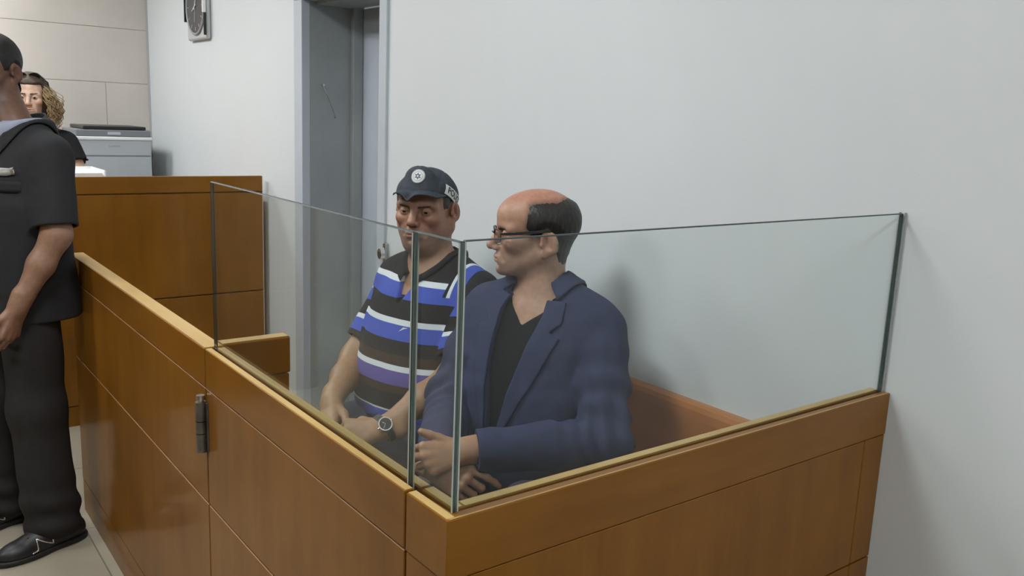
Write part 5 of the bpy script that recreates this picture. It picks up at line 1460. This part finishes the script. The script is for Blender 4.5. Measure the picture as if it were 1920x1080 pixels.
# ================================================================== woman behind the clerk's desk
def build_woman():
    p = person((0.84, 5.32, 0.0), 'woman with curly blonde hair and black blouse behind the desk, half hidden by the guard')
    fr = Frame((0.828, 5.330, 0.03), (-0.22, -0.975, 0))
    T = Table([(0.85, 0.0, 0.10, 0.16), (1.0, 0.0, 0.095, 0.14), (1.12, 0.012, 0.105, 0.140), (1.22, 0.015, 0.105, 0.145), (1.30, 0.0, 0.090, 0.14), (1.35, -0.01, 0.06, 0.09), (1.39, -0.02, 0.05, 0.06)])
    shL = fr.pt(0.0, 0.150, 1.290); shR = fr.pt(0.0, -0.150, 1.290)
    elL = fr.pt(0.06, 0.200, 1.130); wrL = fr.pt(0.26, 0.05, 1.162)
    elR = fr.pt(0.04, -0.205, 1.145); wrR = fr.pt(0.26, -0.05, 1.162)
    hd = Frame((0.806, 5.290, 1.552), (-0.30, -0.95, -0.05), scale=(0.93, 0.92, 0.93))
    nb = hd.loc(fr.pts([(-0.01, 0, 1.34)]))[0]
    HP = dict(neckbase=tuple(nb), neck=0.047, stubble=0.0, jaw=0.9, nose=0.9, open=0.0016)
    hf = lambda P: head_field(hd.loc(P), HP)
    HL = hand_frame(wrL, (-0.5, -0.8, 0.0), (0.0, 0.1, 1.0), True, 0.85); HR = hand_frame(wrR, (-0.2, -0.95, 0.0), (0, 0.1, 1.0), False, 0.85)
    cu = [(14, 18, 12)] * 4
    def chest(P, off):
        L = fr.loc(P)
        t = torso_field(L, T, 0.85, 1.36, off)
        t = smin(t, rc(L, (-0.01, 0.12, 1.285), (-0.01, -0.12, 1.285), 0.055 + off), 0.05)
        return t
    upper = lambda P: smin(hf(P), chest(P, -0.008), 0.03)
    parts = [surf(upper, hd.o - V3(0.16, 0.16, 0.22), hd.o + V3(0.16, 0.16, 0.14), 0.003)]
    for F, el_, w, s_ in ((HL, elL, wrL, shL), (HR, elR, wrR, shR)):
        g = lambda P, F=F, el_=el_, w=w, s_=s_: smin(hand_field(F.loc(P), cu, TH_OPEN), smin(rc(P, el_, w, 0.036, 0.022), rc(P, el_, s_, 0.036, 0.042), 0.02), 0.02)
        A = np.concatenate([F.pts([(0.21, 0.1, 0.06), (0.21, -0.08, -0.1), (-0.1, 0.05, 0.05), (-0.1, -0.05, -0.05)]), [V3(*el_), V3(*s_)]])
        parts.append(surf(g, A.min(0) - 0.05, A.max(0) + 0.05, 0.004))
    def lg(P, r):
        L = fr.loc(P); Ls = L.copy(); Ls[:, 1] = np.abs(Ls[:, 1])
        return smin(rc(Ls, (0, 0.085, 0.86), (0.02, 0.085, 0.48), r[0], r[1]), rc(Ls, (0.02, 0.085, 0.48), (0, 0.09, 0.08), r[1], r[2]), 0.03)
    parts.append(surf(lambda P: smin(chest(P, -0.02), lg(P, (0.065, 0.045, 0.03)), 0.04), fr.pts([(0, 0, 0)])[0] - V3(0.3, 0.3, -0.06), fr.pts([(0, 0, 0)])[0] + V3(0.3, 0.3, 1.4), 0.01))
    v, q = join(parts)
    body = mesh_obj('body', v, q, M_skin, p, True)
    C = head_color(hd.loc(v), (0.54, 0.365, 0.27), HP)
    C[np.linalg.norm(v - hd.o, axis=1) > 0.22] = V3(0.45, 0.29, 0.20)
    vcol(body, C)
    eyes(hd, p); brows(hd, hf, p, M_brow)
    n1 = Noise((90, 90, 90), 44)
    def hair(P):
        L = hd.loc(P); x, y, z = L[:, 0], np.abs(L[:, 1]), L[:, 2]
        r = np.maximum(np.minimum(0.040 - x, z + 0.11), np.minimum(z - 0.070, 0.09 - x))
        f = hf(P) - np.clip(r / 0.015, -1, 1) * 0.018 + 0.002 * n1(L)
        back = el(L, (-0.055, 0, -0.055), (0.062, 0.105, 0.115)) + 0.006 * n1(L)
        return smax(smin(f, back, 0.02), x - 0.085, 0.01)
    hr = org('hair', hair, hd.o - V3(0.19, 0.19, 0.22), hd.o + V3(0.19, 0.19, 0.15), 0.004, M_hair_brown, p, 'long curly blonde hair')
    rnd = random.Random(5)
    bm = bmesh.new()
    for k in range(330):
        a = rnd.uniform(0.9, 5.38)          # around the head, skipping the face
        s = math.sin(a); c = math.cos(a)
        z0 = rnd.uniform(-0.02, 0.075); ln = rnd.uniform(0.12, 0.20)
        bx, by = -0.012 + 0.090 * c * (0.9 if z0 > 0.05 else 1.05), 0.086 * s
        rad = rnd.uniform(0.005, 0.011); tw = rnd.uniform(50, 95); ph = rnd.uniform(0, 6.28); out = rnd.uniform(0.015, 0.085)
        pts = []
        for i in range(26):
            t = i / 25
            g = 1 + (out / 0.09) * math.sin(math.pi * min(1, t * 1.1) * 0.75)
            x = bx * g + rad * math.cos(tw * t * ln * 2 + ph) * min(1, t * 3); y = by * g + rad * math.sin(tw * t * ln * 2 + ph) * min(1, t * 3)
            pts.append(tuple(hd.pt(min(x, 0.075), y, z0 - ln * t)))
        add_tube(bm, pts, [0.0024 * (1 - 0.6 * i / 25) for i in range(26)], 4)
    cl = bm_obj('curls', bm, M_hair_blonde, hr, True, 'loose blonde curls'); cl['kind'] = 'stuff'
    # sunglasses pushed up on the head
    bm = bmesh.new()
    for s in (1, -1):
        pts = [hd.pt(0.050 + 0.012 * math.sin(t), s * (0.034 + 0.028 * math.cos(t)), 0.118 + 0.018 * math.sin(t) - 0.0) for t in np.linspace(0, 2 * math.pi, 20, endpoint=False)]
        add_tube(bm, [tuple(a) for a in pts], 0.0028, 6, True)
        add_tube(bm, [tuple(hd.pt(0.05, s * 0.062, 0.118)), tuple(hd.pt(0.0, s * 0.092, 0.085)), tuple(hd.pt(-0.03, s * 0.096, 0.04))], 0.003, 6)
    add_tube(bm, [tuple(hd.pt(0.05, -0.008, 0.12)), tuple(hd.pt(0.05, 0.008, 0.12))], 0.003, 6)
    sg = bm_obj('sunglasses', bm, M_black, p, True, 'dark sunglasses pushed up on the hair')
    for s in (1, -1):
        bm = bmesh.new()
        bm.faces.new([bm.verts.new(hd.pt(0.050 + 0.0115 * math.sin(t), s * (0.034 + 0.027 * math.cos(t)), 0.118 + 0.017 * math.sin(t))) for t in np.linspace(0, 2 * math.pi, 20, endpoint=False)])
        bm_obj('dark_lens', bm, mat('dark_lens', (0.01, 0.01, 0.012), 0.05, spec=0.9), sg)
    fold1 = Noise((24, 24, 14), 51)
    def blouse(P):
        L = fr.loc(P)
        t = chest(P, 0.010)
        t = smax(t, -np.maximum(poly2(L[:, 1], L[:, 2], [(-0.06, 1.5), (0.06, 1.5), (0.05, 1.34), (0, 1.29), (-0.05, 1.34)]), -L[:, 0]), 0.004)
        t = smax(t, -rc(P, fr.pt(-0.01, 0, 1.33), fr.pt(-0.01, 0, 1.5), 0.056, 0.062), 0.004)
        for s, e in ((shL, elL), (shR, elR)):
            ax = nrm(e - s); ln = seg_len(s, e)
            al = (P - s) @ ax
            a = rc(P, s, e, 0.053, 0.060) + 0.003 * np.sin(al * 0 + Noise(60, 52)(P) * 3) * np.clip(al / ln, 0, 1)
            t = smin(t, smax(a, al - ln * 0.66, 0.004), 0.02)
        return smax(t, 0.95 - L[:, 2], 0.005) + 0.004 * fold1(P)
    bl = org('blouse', blouse, fr.o + V3(-0.32, -0.32, 0.92), fr.o + V3(0.32, 0.32, 1.42), 0.005, M_blouse, p, 'black blouse with short ruffled sleeves')
    for s, e in ((shL, elL), (shR, elR)):
        ax = nrm(e - s); x_ = nrm(np.cross(ax, V3(0, 0, 1))); y_ = np.cross(ax, x_)
        cpt = s + ax * seg_len(s, e) * 0.66
        ring = [tuple(cpt + (x_ * math.cos(t) + y_ * math.sin(t)) * (0.057 + 0.004 * math.sin(9 * t)) + ax * 0.004 * math.sin(7 * t)) for t in np.linspace(0, 2 * math.pi, 48, endpoint=False)]
        tube('sleeve_ruffle', ring, 0.0055, M_blouse, bl, n=6, closed=True)
    org('trousers', lambda P: smax(smin(lg(P, (0.085, 0.068, 0.055)), el(fr.loc(P), (0, 0, 0.88), (0.11, 0.165, 0.12)), 0.05), 0.05 - P[:, 2], 0.004), fr.o + V3(-0.3, -0.3, 0.03), fr.o + V3(0.3, 0.3, 1.05), 0.009, M_blouse, p)
    for s in (1, -1): shoe(p, tuple(fr.pt(0.04, s * 0.09, -0.03)), fr.M[:, 0], 'shoe')
    return p
build_woman()
